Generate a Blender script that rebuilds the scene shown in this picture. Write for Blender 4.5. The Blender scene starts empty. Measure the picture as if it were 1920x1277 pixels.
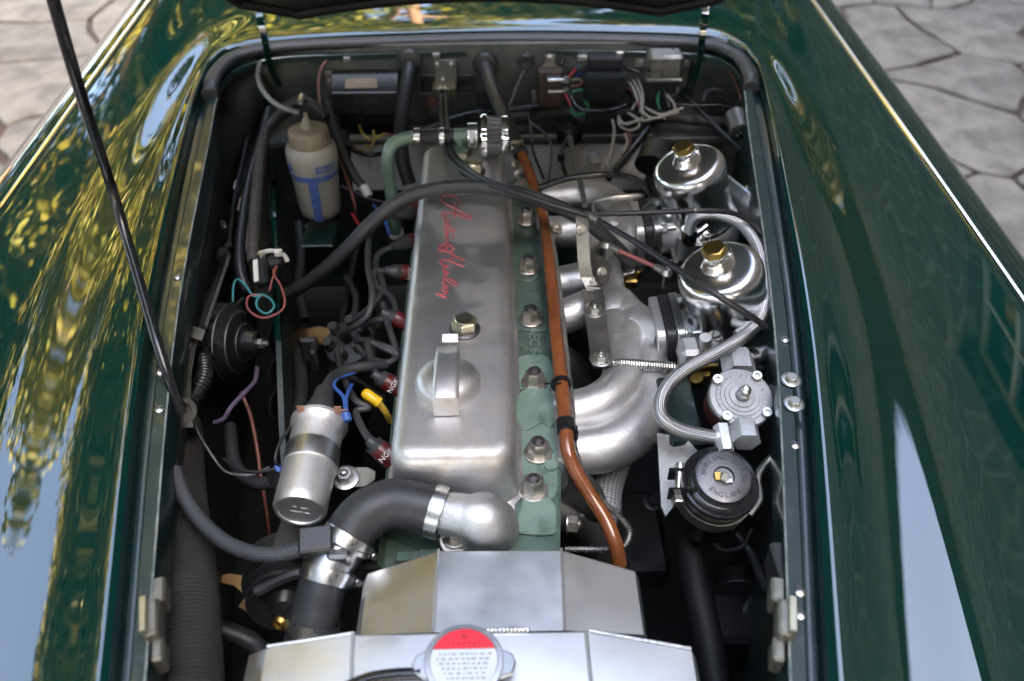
import bpy, bmesh, math, random
from mathutils import Vector, Matrix, Quaternion, noise
V = Vector
random.seed(7)
sc = bpy.context.scene
COL = sc.collection

# ---------------------------------------------------------------- camera
F, CX, CY = 1600.0, 960.0, 638.5            # focal length and centre in photo pixels (1920 wide)
PITCH, YAW = math.radians(41), math.radians(1.35)
CAM = V((0, 0, 1.55))
cp, sp, cyw, syw = math.cos(PITCH), math.sin(PITCH), math.cos(YAW), math.sin(YAW)
FW = V((syw*cp, cyw*cp, -sp)); RT = V((cyw, -syw, 0)); UP = V((syw*sp, cyw*sp, cp))
cd = bpy.data.cameras.new('Camera'); cam = bpy.data.objects.new('Camera', cd); COL.objects.link(cam)
cd.sensor_width = 36; cd.lens = F/1920*36; cd.clip_start = .02; cd.clip_end = 500
cam.location = CAM; cam.rotation_euler = FW.to_track_quat('-Z', 'Y').to_euler()
cam.matrix_world = Matrix((( RT.x, UP.x, -FW.x, CAM.x), (RT.y, UP.y, -FW.y, CAM.y), (RT.z, UP.z, -FW.z, CAM.z), (0, 0, 0, 1)))
cd.dof.use_dof = True; cd.dof.focus_distance = 1.08; cd.dof.aperture_fstop = 3.4
sc.camera = cam
# ---------------------------------------------------------------- sky, sun, exposure
SUN_EL, SUN_AZ = math.radians(40), math.radians(128)     # azimuth clockwise from +Y: sun low on the right, behind the stone building
w = bpy.data.worlds.new('World'); sc.world = w; w.use_nodes = True
wn = w.node_tree.nodes; wl = w.node_tree.links
sky = wn.new('ShaderNodeTexSky'); sky.sky_type = 'NISHITA'; sky.sun_disc = False
sky.sun_elevation = SUN_EL; sky.sun_rotation = SUN_AZ; sky.air_density = 1.0; sky.dust_density = 7.0; sky.ozone_density = .0
bg = wn['Background']; bg.inputs['Strength'].default_value = .15; wl.new(sky.outputs[0], bg.inputs[0])
sd = bpy.data.lights.new('Sun', 'SUN'); sd.energy = 5.0; sd.angle = math.radians(.5); sd.color = (1, .86, .66)
sun = bpy.data.objects.new('Sun', sd); COL.objects.link(sun)
sdir = V((math.sin(SUN_AZ)*math.cos(SUN_EL), math.cos(SUN_AZ)*math.cos(SUN_EL), math.sin(SUN_EL)))
sun.rotation_euler = (-sdir).to_track_quat('-Z', 'Y').to_euler(); sun.location = sdir*30
sc.view_settings.view_transform = 'Standard'; sc.view_settings.look = 'None'
sc.view_settings.exposure = 4.12; sc.view_settings.gamma = 1; sc.view_settings.use_curve_mapping = False
sc.cycles.max_bounces = 8; sc.cycles.glossy_bounces = 5; sc.cycles.diffuse_bounces = 4; sc.cycles.transmission_bounces = 4
sc.cycles.sample_clamp_indirect = 6; sc.cycles.use_denoising = True

# ---------------------------------------------------------------- points from the photograph
def ray(px, py): return FW + RT*((px-CX)/F) + UP*((CY-py)/F)
def P(px, py, z=None, y=None, x=None):
    d = ray(px, py)
    if z is not None: t = (z-CAM.z)/d.z
    elif y is not None: t = (y-CAM.y)/d.y
    else: t = (x-CAM.x)/d.x
    return CAM + d*t
def PS(px, py, off=0.0):                     # on the gently rising plane of the bonnet aperture
    d = ray(px, py); t = (.835+off-CAM.z+.04*CAM.y)/(d.z-.04*d.y)
    return CAM + d*t
def scl(p): return F/((p-CAM).dot(FW))       # photo pixels per metre at a point
def pts(l): return [P(a, b, c) for a, b, c in l]

# ---------------------------------------------------------------- mesh builder
def frame(o, axis, xd=None):
    zv = V(axis).normalized()
    xd = V(xd) if xd is not None else (V((1, 0, 0)) if abs(zv.x) < .9 else V((0, 1, 0)))
    xv = (xd - zv*xd.dot(zv)).normalized(); yv = zv.cross(xv)
    m = Matrix((xv, yv, zv)).transposed().to_4x4(); m.translation = V(o); return m
def spline(pl, sub=8):
    if sub <= 1 or len(pl) < 3: return [V(p) for p in pl]
    out = []; n = len(pl)
    for i in range(n-1):
        p0, p1, p2, p3 = pl[max(i-1, 0)], pl[i], pl[i+1], pl[min(i+2, n-1)]
        if i == 0: p0 = p1*2-p2
        if i == n-2: p3 = p2*2-p1
        for k in range(sub):
            t = k/sub
            out.append(.5*((2*p1)+(p2-p0)*t+(2*p0-5*p1+4*p2-p3)*t*t+(3*p1-p0-3*p2+p3)*t**3))
    out.append(V(pl[-1])); return out
ORG = {}
class MB:
    def __init__(s): s.v = []; s.f = []; s.uv = {}
    def add(s, vs, fs, M=None, uv=None):
        o = len(s.v)
        s.v += [(M @ V(p)) if M is not None else V(p) for p in vs]
        for k, f in enumerate(fs):
            if uv: s.uv[len(s.f)] = uv[k]
            s.f.append(tuple(i+o for i in f))
        return s
    def box(s, c, size, M=None, b=.0012):
        x, y, z = size[0]/2, size[1]/2, size[2]/2; b = min(b, x*.8, y*.8, z*.8); vs = []; c = V(c)
        idx = {}
        for sx in (-1, 1):
            for sy in (-1, 1):
                for sz in (-1, 1):
                    for ax in range(3):
                        p = [sx*(x-b), sy*(y-b), sz*(z-b)]
                        p[ax] = (sx*x, sy*y, sz*z)[ax]
                        idx[(sx, sy, sz, ax)] = len(vs); vs.append(c+V(p))
        fs = []
        for ax in range(3):
            a1, a2 = (ax+1) % 3, (ax+2) % 3
            for sg in (-1, 1):
                q = []
                for (u, v) in ((-1, -1), (1, -1), (1, 1), (-1, 1)):
                    k = [0, 0, 0]; k[ax] = sg; k[a1] = u; k[a2] = v; q.append(idx[(*k, ax)])
                fs.append(q if sg > 0 else q[::-1])
            for u in (-1, 1):
                for v in (-1, 1):      # edges parallel to ax
                    k0 = [0, 0, 0]; k1 = [0, 0, 0]; k0[ax] = -1; k1[ax] = 1
                    for k in (k0, k1): k[a1] = u; k[a2] = v
                    q = [idx[(*k0, a1)], idx[(*k1, a1)], idx[(*k1, a2)], idx[(*k0, a2)]]
                    fs.append(q if u*v < 0 else q[::-1])
        for sx in (-1, 1):
            for sy in (-1, 1):
                for sz in (-1, 1):
                    q = [idx[(sx, sy, sz, a)] for a in range(3)]
                    fs.append(q if sx*sy*sz > 0 else q[::-1])
        return s.add(vs, fs, M)
    def lathe(s, prof, M, n=32, capa=True, capb=True, sweep=2*math.pi):
        vs = []; fs = []; m = len(prof)
        for i in range(n):
            a = sweep*i/n
            for r, h in prof: vs.append((r*math.cos(a), r*math.sin(a), h))
        for i in range(n):
            j = (i+1) % n
            for k in range(m-1): fs.append((i*m+k, j*m+k, j*m+k+1, i*m+k+1))
        if capa and prof[0][0] > 1e-5: fs.append([i*m for i in range(n)][::-1])
        if capb and prof[-1][0] > 1e-5: fs.append([i*m+m-1 for i in range(n)])
        return s.add(vs, fs, M)
    def cyl(s, a, b, r, r2=None, n=20, bev=.0008):
        a, b = V(a), V(b); h = (b-a).length; r2 = r if r2 is None else r2; bev = min(bev, r*.4, h*.3, max(r2, .0004)*.4)
        return s.lathe([(r-bev, 0), (r, bev), (r2, h-bev), (r2-bev, h)], frame(a, b-a), n)
    def tube(s, pl, r, sub=8, n=12, caps=True, ribs=None, squash=None):
        p = spline(pl, sub); m = len(p)
        if ribs:                                        # (pitch, depth): corrugated hose, resampled by length
            L = [0]
            for i in range(1, m): L.append(L[-1]+(p[i]-p[i-1]).length)
            step = ribs[0]/4; q = []; k = 0; d = 0
            while d < L[-1]:
                while k < m-2 and L[k+1] < d: k += 1
                t = (d-L[k])/max(L[k+1]-L[k], 1e-9); q.append(p[k].lerp(p[k+1], t)); d += step
            p = q; m = len(p)
        vs = []; fs = []; uv = []
        tg = [(p[min(i+1, m-1)]-p[max(i-1, 0)]).normalized() for i in range(m)]
        nv = V((0, 0, 1)) if abs(tg[0].z) < .9 else V((1, 0, 0)); nv = (nv-tg[0]*nv.dot(tg[0])).normalized()
        ln = 0; lens = []
        for i in range(m):
            if i: nv = (nv-tg[i]*nv.dot(tg[i])).normalized(); ln += (p[i]-p[i-1]).length
            lens.append(ln); bn = tg[i].cross(nv)
            if isinstance(r, (list, tuple)):
                x = i/(m-1)*(len(r)-1); k = min(int(x), len(r)-2); rr = r[k]+(r[k+1]-r[k])*(x-k)
            else: rr = r
            if ribs: rr += ribs[1]*(1 if i % 4 in (0, 1) else -1)
            for k in range(n):
                a = 2*math.pi*k/n; vs.append(p[i]+nv*(math.cos(a)*rr)+bn*(math.sin(a)*rr))
        for i in range(m-1):
            for k in range(n):
                k2 = (k+1) % n; fs.append((i*n+k, i*n+k2, (i+1)*n+k2, (i+1)*n+k))
                uv.append(((k/n, lens[i]), ((k+1)/n, lens[i]), ((k+1)/n, lens[i+1]), (k/n, lens[i+1])))
        if caps:
            fs.append(list(range(n))[::-1]); fs.append([(m-1)*n+k for k in range(n)])
            uv += [[(0, 0)]*n]*2
        return s.add(vs, fs, None, uv)
    def prism(s, poly, h, M=None, b=.0):
        n = len(poly); A = sum(poly[i][0]*poly[(i+1) % n][1]-poly[(i+1) % n][0]*poly[i][1] for i in range(n))
        if A < 0: poly = poly[::-1]
        def inset(d):
            o = []
            for i in range(n):
                p, q, t = V(poly[i-1]), V(poly[i]), V(poly[(i+1) % n])
                e1 = (q-p).normalized(); e2 = (t-q).normalized(); n1 = V((-e1.y, e1.x)); n2 = V((-e2.y, e2.x))
                m = (n1+n2); k = max(m.length_squared, .25); o.append(q+m*(2*d/k))
            return o
        if b:
            ri = inset(b); rings = [[(*p, 0) for p in ri], [(*p, b) for p in poly], [(*p, h-b) for p in poly], [(*p, h) for p in ri]]
        else: rings = [[(*p, 0) for p in poly], [(*p, h) for p in poly]]
        return s.loft(rings, M)
    def loft(s, rings, M=None, capa=True, capb=True, close=True):
        n = len(rings[0]); vs = [p for r in rings for p in r]; fs = []
        for i in range(len(rings)-1):
            for k in range(n if close else n-1):
                k2 = (k+1) % n; fs.append((i*n+k, i*n+k2, (i+1)*n+k2, (i+1)*n+k))
        if capa: fs.append(list(range(n))[::-1])
        if capb: fs.append([(len(rings)-1)*n+k for k in range(n)])
        return s.add(vs, fs, M)
    def hex(s, M, r, h, n=6, dome=0):
        def ring(rr, z): return [(rr*math.cos(2*math.pi*i/n), rr*math.sin(2*math.pi*i/n), z) for i in range(n)]
        return s.loft([ring(r, 0), ring(r, h*.86), ring(r*.86, h)], M)
    def bolt(s, p, axis, r, h, washer=0, stud=0):
        M = frame(p, axis)
        if washer: s.lathe([(washer, 0), (washer, .0015), (washer*.92, .002), (r, .002)], M, 24)
        s.hex(M @ Matrix.Translation((0, 0, .001)), r, h)
        if stud: s.lathe([(stud, 0), (stud, h+.002), (stud*.6, h+.0045), (0, h+.005)], M, 14)
        return s
    def helix(s, a, b, r, turns, wire, n=6, per=12, r_end=None):
        a, b = V(a), V(b); M = frame(a, b-a); L = (b-a).length; pl = []
        N = int(turns*per)
        for i in range(N+1):
            t = i/N; an = 2*math.pi*turns*t; rr = r
            if r_end is not None:
                e = min(t, 1-t)/.12
                if e < 1: rr = r_end+(r-r_end)*e
            pl.append(M @ V((rr*math.cos(an), rr*math.sin(an), L*t)))
        return s.tube(pl, wire, 1, n)
    def build(s, name, mat, parent=None, ang=35, flat=False):
        me = bpy.data.meshes.new(name)
        c = V((0, 0, 0))
        for p in s.v: c += p
        c /= max(len(s.v), 1)
        me.from_pydata([tuple(p-c) for p in s.v], [], s.f); me.update()
        if s.uv:
            lay = me.uv_layers.new(name='UVMap')
            for k, q in s.uv.items():
                po = me.polygons[k]
                for j, li in enumerate(po.loop_indices): lay.data[li].uv = q[j] if j < len(q) else (0, 0)
        if not flat:
            me.shade_smooth(); me.set_sharp_from_angle(angle=math.radians(ang))
        o = bpy.data.objects.new(name, me); COL.objects.link(o)
        if mat: me.materials.append(MT[mat] if isinstance(mat, str) else mat)
        if parent is not None:
            o.parent = parent; o.location = c-ORG[parent]
        else: o.location = c
        ORG[o] = c
        return o
def thing(name, label, cat, base, group=None):
    o = bpy.data.objects.new(name, None); COL.objects.link(o); o.location = V(base); ORG[o] = V(base)
    o.empty_display_size = .02
    return tag(o, label, cat, group)
def tag(o, label, cat, group=None):
    o['label'] = label; o['category'] = cat
    if group: o['group'] = group
    return o
def struct(o, kind='structure'): o['kind'] = kind; return o
def text_mb(txt, size, M, depth=.0006, align='CENTER', mb=None):
    cu = bpy.data.curves.new('t', 'FONT'); cu.body = txt; cu.size = size; cu.extrude = depth; cu.align_x = align; cu.align_y = 'CENTER'
    cu.resolution_u = 2
    ob = bpy.data.objects.new('t', cu); me = bpy.data.meshes.new_from_object(ob)
    mb = mb or MB(); mb.add([v.co.copy() for v in me.vertices], [tuple(p.vertices) for p in me.polygons], M)
    bpy.data.objects.remove(ob); bpy.data.curves.remove(cu); bpy.data.meshes.remove(me)
    return mb
def rrect(hx, hy, r, n=6):
    o = []
    for cx, cy, a0 in ((hx-r, hy-r, 0), (-hx+r, hy-r, 90), (-hx+r, -hy+r, 180), (hx-r, -hy+r, 270)):
        for i in range(n+1):
            a = math.radians(a0+90*i/n); o.append((cx+r*math.cos(a), cy+r*math.sin(a)))
    return o

# ---------------------------------------------------------------- materials
MT = {}
def mat(name, c, rough=.5, metal=0., c2=None, sc_=40, mix=(.35, .65), bump=0., bsc=300, coat=0., r2=None, stretch=None, dirt=None, spec=.5, trans=0, dsc=9, alpha_uv=None):
    m = bpy.data.materials.new(name); m.use_nodes = True; nt = m.node_tree; N = nt.nodes; L = nt.links
    b = N['Principled BSDF']; b.inputs['Roughness'].default_value = rough; b.inputs['Metallic'].default_value = metal
    b.inputs['Base Color'].default_value = (*c, 1); b.inputs['Specular IOR Level'].default_value = spec
    if coat: b.inputs['Coat Weight'].default_value = coat; b.inputs['Coat Roughness'].default_value = .015
    if trans: b.inputs['Subsurface Weight'].default_value = trans; b.inputs['Subsurface Scale'].default_value = .01
    tc = N.new('ShaderNodeTexCoord'); co = tc.outputs['Object']
    if stretch:
        mp = N.new('ShaderNodeMapping'); mp.inputs['Scale'].default_value = stretch; L.new(co, mp.inputs[0]); co2 = mp.outputs[0]
    else: co2 = co
    col = None
    if c2 is not None or r2 is not None:
        nz = N.new('ShaderNodeTexNoise'); nz.inputs['Scale'].default_value = sc_; nz.inputs['Detail'].default_value = 6; nz.inputs['Roughness'].default_value = .62
        L.new(co2, nz.inputs['Vector'])
        mr = N.new('ShaderNodeMapRange'); mr.inputs[1].default_value, mr.inputs[2].default_value = mix; L.new(nz.outputs[0], mr.inputs[0])
        if c2 is not None:
            mx = N.new('ShaderNodeMix'); mx.data_type = 'RGBA'; L.new(mr.outputs[0], mx.inputs[0])
            mx.inputs[6].default_value = (*c, 1); mx.inputs[7].default_value = (*c2, 1); col = mx.outputs[2]
        if r2 is not None:
            rr = N.new('ShaderNodeMapRange'); rr.inputs[3].default_value = rough; rr.inputs[4].default_value = r2
            L.new(mr.outputs[0], rr.inputs[0]); L.new(rr.outputs[0], b.inputs['Roughness'])
    if dirt:                                  # (colour, lo, hi): patches of grime or dust over the whole thing
        nz = N.new('ShaderNodeTexNoise'); nz.inputs['Scale'].default_value = dsc; nz.inputs['Detail'].default_value = 9; nz.inputs['Roughness'].default_value = .7
        L.new(co, nz.inputs['Vector'])
        mr = N.new('ShaderNodeMapRange'); mr.inputs[1].default_value, mr.inputs[2].default_value = dirt[1], dirt[2]; L.new(nz.outputs[0], mr.inputs[0])
        mx = N.new('ShaderNodeMix'); mx.data_type = 'RGBA'; L.new(mr.outputs[0], mx.inputs[0])
        if col is not None: L.new(col, mx.inputs[6])
        else: mx.inputs[6].default_value = (*c, 1)
        mx.inputs[7].default_value = (*dirt[0], 1); col = mx.outputs[2]
        if metal:
            ms = N.new('ShaderNodeMapRange'); ms.inputs[3].default_value = metal; ms.inputs[4].default_value = metal*.35
            L.new(mr.outputs[0], ms.inputs[0]); L.new(ms.outputs[0], b.inputs['Metallic'])
    if col is not None: L.new(col, b.inputs['Base Color'])
    if bump:
        nz = N.new('ShaderNodeTexNoise'); nz.inputs['Scale'].default_value = bsc; nz.inputs['Detail'].default_value = 5; L.new(co2, nz.inputs['Vector'])
        bp = N.new('ShaderNodeBump'); bp.inputs['Strength'].default_value = bump; bp.inputs['Distance'].default_value = .002
        L.new(nz.outputs[0], bp.inputs['Height']); L.new(bp.outputs[0], b.inputs['Normal'])
    MT[name] = m; return m
def weave(name, c1, c2, rough, metal, nu, nv, depth=.6):           # woven braid following the hose
    m = mat(name, c1, rough, metal); N = m.node_tree.nodes; L = m.node_tree.links; b = N['Principled BSDF']
    uv = N.new('ShaderNodeUVMap'); sx = N.new('ShaderNodeSeparateXYZ'); L.new(uv.outputs[0], sx.inputs[0])
    def mth(op, a, bb):
        n = N.new('ShaderNodeMath'); n.operation = op
        for i, q in enumerate((a, bb)):
            if q is None: continue
            if isinstance(q, (int, float)): n.inputs[i].default_value = q
            else: L.new(q, n.inputs[i])
        return n.outputs[0]
    u = mth('MULTIPLY', sx.outputs[0], nu*2*math.pi); v = mth('MULTIPLY', sx.outputs[1], nv*2*math.pi)
    a = mth('SINE', mth('ADD', u, v), None); c = mth('SINE', mth('SUBTRACT', u, v), None); h = mth('MULTIPLY', a, c)
    h = mth('MULTIPLY_ADD', h, .5); h.node.inputs[2].default_value = .5
    mx = N.new('ShaderNodeMix'); mx.data_type = 'RGBA'; L.new(h, mx.inputs[0]); mx.inputs[6].default_value = (*c1, 1); mx.inputs[7].default_value = (*c2, 1)
    L.new(mx.outputs[2], b.inputs['Base Color'])
    bp = N.new('ShaderNodeBump'); bp.inputs['Strength'].default_value = depth; bp.inputs['Distance'].default_value = .0012; L.new(h, bp.inputs['Height']); L.new(bp.outputs[0], b.inputs['Normal'])
    return m
mat('paint', (.0006, .0190, .0150), .32, 0, coat=1.0, c2=(.0008, .0215, .0172), sc_=6, spec=0); MT['paint'].node_tree.nodes['Principled BSDF'].inputs['Coat IOR'].default_value = 1.85
mat('paint_worn', (.003, .018, .017), .34, 0, c2=(.03, .045, .045), sc_=30, mix=(.5, .8), coat=.5)
mat('bay_green', (.018, .035, .034), .42, 0, c2=(.028, .044, .042), sc_=18, dirt=((.10, .097, .086), .45, .8), bump=.05)
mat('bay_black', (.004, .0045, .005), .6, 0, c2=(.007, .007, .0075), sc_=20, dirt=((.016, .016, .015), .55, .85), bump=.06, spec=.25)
mat('bulkhead', (.046, .053, .051), .5, 0, c2=(.062, .068, .064), sc_=14, dirt=((.15, .147, .132), .42, .8), bump=.05)
mat('shield', (.52, .50, .475), .6, .1, c2=(.38, .36, .33), sc_=12, dirt=((.10, .085, .07), .55, .78), bump=.15, bsc=120)
mat('seal', (.012, .013, .015), .5, 0, c2=(.032, .032, .032), sc_=60, mix=(.5, .8), bump=.1, bsc=200)
mat('edge_trim', (.34, .36, .34), .4, .3, c2=(.12, .17, .16), sc_=50)
mat('bead', (.92, .90, .84), .16, 1)
mat('cover', (.70, .70, .71), .38, 1, c2=(.58, .58, .59), sc_=9, r2=.52, bump=.16, bsc=420, stretch=(1, .22, 1), dirt=((.36, .31, .24), .48, .80), dsc=10)
mat('alu_cast', (.66, .66, .655), .45, 1, c2=(.50, .50, .49), sc_=22, r2=.58, bump=.4, bsc=520, dirt=((.24, .23, .21), .6, .9))
mat('alu_bead', (.74, .74, .74), .46, .92, c2=(.58, .58, .575), sc_=15, bump=.32, bsc=330, dirt=((.33, .29, .24), .50, .82), dsc=14)
mat('alu_polish', (.90, .90, .90), .17, 1, r2=.27, sc_=14, c2=(.74, .75, .77))
mat('cap_black', (.018, .020, .023), .26, .0, c2=(.03, .032, .035), sc_=50, spec=1.0, r2=.4)
mat('rust', (.30, .22, .09), .8)
mat('alu_sheet', (.80, .82, .83), .30, 1, c2=(.70, .72, .735), sc_=9, r2=.46, bump=.10, bsc=14, dirt=((.50, .50, .48), .58, .80), dsc=30)
mat('alu_mill', (.50, .51, .52), .36, 1, c2=(.40, .41, .42), sc_=40)
mat('weld', (.66, .68, .70), .36, 1, bump=.3, bsc=700)
mat('coil_alu', (.78, .78, .77), .44, .95, c2=(.66, .66, .65), sc_=30, r2=.55, dirt=((.4, .38, .34), .55, .85), dsc=25)
mat('steel', (.52, .52, .51), .30, 1, c2=(.36, .35, .33), sc_=70, r2=.45)
mat('zinc', (.66, .67, .66), .25, 1, c2=(.50, .50, .47), sc_=90, r2=.38)
mat('steel_dull', (.24, .235, .22), .48, 1, c2=(.34, .33, .30), sc_=35, dirt=((.10, .085, .07), .5, .85), dsc=30)
mat('nut_steel', (.62, .59, .53), .34, 1, c2=(.42, .39, .34), sc_=60, r2=.5)
mat('stud_dark', (.13, .125, .13), .42, .9)
mat('brass', (.40, .27, .085), .34, 1, c2=(.30, .20, .06), sc_=60)
mat('brass_pale', (.60, .56, .40), .3, 1, c2=(.48, .45, .33), sc_=40)
mat('copper', (.80, .45, .32), .35, 1)
mat('chrome', (.82, .83, .84), .07, 1)
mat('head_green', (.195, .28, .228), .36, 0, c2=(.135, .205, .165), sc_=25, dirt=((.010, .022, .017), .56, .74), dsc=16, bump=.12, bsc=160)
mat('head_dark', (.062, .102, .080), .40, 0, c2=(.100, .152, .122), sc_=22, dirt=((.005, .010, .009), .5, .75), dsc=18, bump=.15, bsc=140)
mat('pipe_green', (.13, .21, .155), .32, 0, c2=(.10, .165, .12), sc_=30)
mat('orange', (.30, .10, .032), .20, .15, c2=(.19, .058, .02), sc_=18, spec=.9)
mat('rubber', (.016, .017, .019), .48, 0, c2=(.030, .031, .032), sc_=30, bump=.06, bsc=400)
mat('rubber_grey', (.022, .025, .028), .45, 0, c2=(.034, .035, .036), sc_=40, dirt=((.06, .058, .054), .5, .9), dsc=20)
mat('hose_dusty', (.05, .052, .055), .55, 0, c2=(.085, .083, .078), sc_=30)
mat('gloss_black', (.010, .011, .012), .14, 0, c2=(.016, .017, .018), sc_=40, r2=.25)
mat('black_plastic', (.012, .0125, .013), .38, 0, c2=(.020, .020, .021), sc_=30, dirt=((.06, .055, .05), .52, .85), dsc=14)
mat('wire_black', (.014, .014, .016), .4)
mat('wire_grey', (.13, .13, .125), .45, c2=(.09, .09, .085), sc_=40)
mat('wire_brown', (.16, .055, .035), .5)
mat('wire_white', (.50, .45, .38), .5, c2=(.38, .34, .29), sc_=60)
mat('wire_red', (.38, .02, .025), .45)
mat('wire_pink', (.24, .065, .058), .5)
mat('wire_green', (.03, .22, .10), .45)
mat('wire_cyan', (.04, .22, .25), .45)
mat('wire_blue', (.03, .09, .32), .45)
mat('wire_purple', (.085, .06, .10), .5)
mat('wire_yellow', (.50, .32, .035), .45)
mat('yellow', (.72, .44, .01), .35)
mat('conduit', (.016, .018, .022), .38)
mat('loom', (.035, .033, .032), .7, c2=(.065, .058, .05), sc_=80, dirt=((.30, .23, .06), .70, .74), dsc=60)
mat('duct', (.017, .0165, .016), .85, c2=(.028, .0265, .025), sc_=20, bump=.15)
mat('bottle', (.38, .372, .33), .42, 0, c2=(.26, .255, .225), sc_=9, trans=.25, dirt=((.17, .15, .12), .55, .85), dsc=14)
mat('bottle_cap', (.27, .235, .165), .42, 0, c2=(.2, .17, .12), sc_=20, trans=.2)
mat('print_blue', (.05, .095, .30), .45, c2=(.08, .14, .36), sc_=60)
mat('print_white', (.55, .55, .52), .5)
mat('white_plastic', (.62, .61, .57), .45)
mat('white_label', (.56, .60, .61), .5, 0, c2=(.50, .54, .555), sc_=60)
mat('print_grey', (.22, .25, .27), .5)
mat('red_label', (.72, .012, .03), .4)
mat('red_dark', (.30, .006, .014), .45)
mat('red_paint', (.36, .03, .04), .4, c2=(.46, .12, .12), sc_=60)
mat('plug_red', (.085, .008, .008), .35)
mat('bakelite', (.075, .045, .038), .5, c2=(.10, .065, .055), sc_=40, bump=.05)
mat('label_tan', (.33, .26, .16), .6, c2=(.24, .19, .12), sc_=60)
mat('plate_black', (.013, .014, .015), .4, 0, c2=(.03, .03, .028), sc_=60)
mat('plate_grey', (.14, .145, .145), .4, .6, c2=(.09, .09, .09), sc_=50)
mat('reg_grey', (.27, .275, .28), .45, .8, c2=(.21, .215, .22), sc_=60, bump=.06, bsc=800)
mat('anod_red', (.20, .035, .03), .35, .7)
mat('fitting', (.52, .53, .54), .38, .5, c2=(.40, .415, .42), sc_=90, bump=.08)
mat('hinge', (.30, .29, .245), .38, .9, c2=(.16, .155, .13), sc_=40, r2=.55)
mat('can_black', (.010, .011, .013), .22, .1, c2=(.02, .02, .02), sc_=30, dirt=((.12, .075, .055), .58, .72), dsc=45)
mat('tag_white', (.78, .78, .76), .5)
mat('gasket', (.014, .015, .017), .45, c2=(.03, .03, .03), sc_=60)
mat('chip', (.48, .46, .36), .7, c2=(.36, .34, .26), sc_=90)
mat('tan_ground', (.42, .27, .12), .9, c2=(.25, .15, .06), sc_=25)
weave('braid', (.16, .16, .17), (.80, .80, .81), .32, 1, 9, 330)
weave('wrap', (.13, .13, .135), (.46, .46, .47), .6, .2, 14, 160)
weave('nylon', (.018, .020, .024), (.060, .066, .075), .5, 0, 10, 220)
mat('foam_mesh', (.10, .105, .11), .5, .3, c2=(.22, .225, .23), sc_=700, bump=.4, bsc=900)

# ================================================================ SETTING: paving, building, trees
mat('joint', (.085, .07, .062), .95, 0, c2=(.15, .095, .08), sc_=1.3, bump=.3, bsc=60)
for i, (c, d) in enumerate((((.29, .262, .222), (.21, .188, .158)), ((.265, .242, .208), (.19, .172, .146)), ((.305, .272, .228), (.22, .194, .16)), ((.25, .23, .203), (.18, .165, .142)))):
    mat('stone%d' % i, c, .85, 0, c2=d, sc_=7, bump=.8, bsc=22, dirt=((.12, .105, .095), .46, .72), dsc=6)
b = MB(); b.add([(-60, -60, 0), (60, -60, 0), (60, 60, 0), (-60, 60, 0)], [(0, 1, 2, 3)])
ground = struct(b.build('ground', 'joint'))
def clip(poly, m, nrm):
    o = []
    for i in range(len(poly)):
        p, q = poly[i-1], poly[i]; dp, dq = (p-m).dot(nrm), (q-m).dot(nrm)
        if (dp < 0) != (dq < 0): o.append(p.lerp(q, dp/(dp-dq)))
        if dq < 0: o.append(q)
    return o
rs = random.Random(11); seeds = []
for i in range(-13, 14):
    for j in range(0, 24):
        seeds.append(V((i*.47+(j % 2)*.23+rs.uniform(-.26, .26), .9+j*.43+rs.uniform(-.24, .24))))
seeds = [s for s in seeds if rs.random() > .22]
k = 0
for s in seeds:
    if abs(s.x) < .95 or abs(s.x) > .85+.62*s.y*.9+.4 or s.y < 1.4 or s.y > 8.6: continue
    poly = [s+V(q) for q in ((-.75, -.75), (.75, -.75), (.75, .75), (-.75, .75))]
    for t in seeds:
        if t is not s and (t-s).length < 1.9: poly = clip(poly, (s+t)/2, (t-s).normalized())
    g = rs.uniform(.010, .026); c = sum(poly, V((0, 0)))/len(poly); r = []
    pl2 = []
    for a in range(len(poly)):
        for f in (0, .34, .67): pl2.append(poly[a].lerp(poly[(a+1) % len(poly)], f))
    poly = [q+V(noise.noise_vector(V((q.x*2.2, q.y*2.2, 3.1)))[:2])*.13+V(noise.noise_vector(V((q.x*7, q.y*7, 1.7)))[:2])*.035 for q in pl2]
    n = len(poly)
    for a in range(n):                        # rounded, slightly wavering outline
        p, q, u = poly[a-1], poly[a], poly[(a+1) % n]
        for f in (0, .5, 1):
            e = q.lerp(p, .16).lerp(q.lerp(u, .16), f) if f != .5 else (q.lerp(p, .16)+q*2+q.lerp(u, .16))/4
            d = (e-c); L = d.length; r.append(c+d*(max(L-g, .02)/L)*(1+.012*math.sin(L*60+a)))
    M = MB(); M.prism([(p.x, p.y) for p in r], .02+rs.uniform(0, .008), Matrix.Translation((0, 0, .002)), .006)
    M.build('paving_stone', 'stone%d' % rs.randrange(4), ground, 30); k += 1

# stone building on the right whose shade the car stands in (seen mirrored in the right-hand paint)
m = mat('wall_stone', (.25, .23, .19), .9, 0); N = m.node_tree.nodes; L = m.node_tree.links
tc = N.new('ShaderNodeTexCoord'); mp = N.new('ShaderNodeMapping'); mp.inputs['Scale'].default_value = (1, 2.2, 4.2); L.new(tc.outputs['Object'], mp.inputs[0])
vo = N.new('ShaderNodeTexVoronoi'); vo.feature = 'DISTANCE_TO_EDGE'; vo.inputs['Scale'].default_value = .9; L.new(mp.outputs[0], vo.inputs['Vector'])
vc = N.new('ShaderNodeTexVoronoi'); vc.inputs['Scale'].default_value = .9; L.new(mp.outputs[0], vc.inputs['Vector'])
rp = N.new('ShaderNodeMapRange'); rp.inputs[1].default_value = .02; rp.inputs[2].default_value = .05; L.new(vo.outputs['Distance'], rp.inputs[0])
hs = N.new('ShaderNodeMapRange'); hs.inputs[3].default_value = .35; hs.inputs[4].default_value = 1.0; L.new(vc.outputs['Color'], hs.inputs[0])
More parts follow.
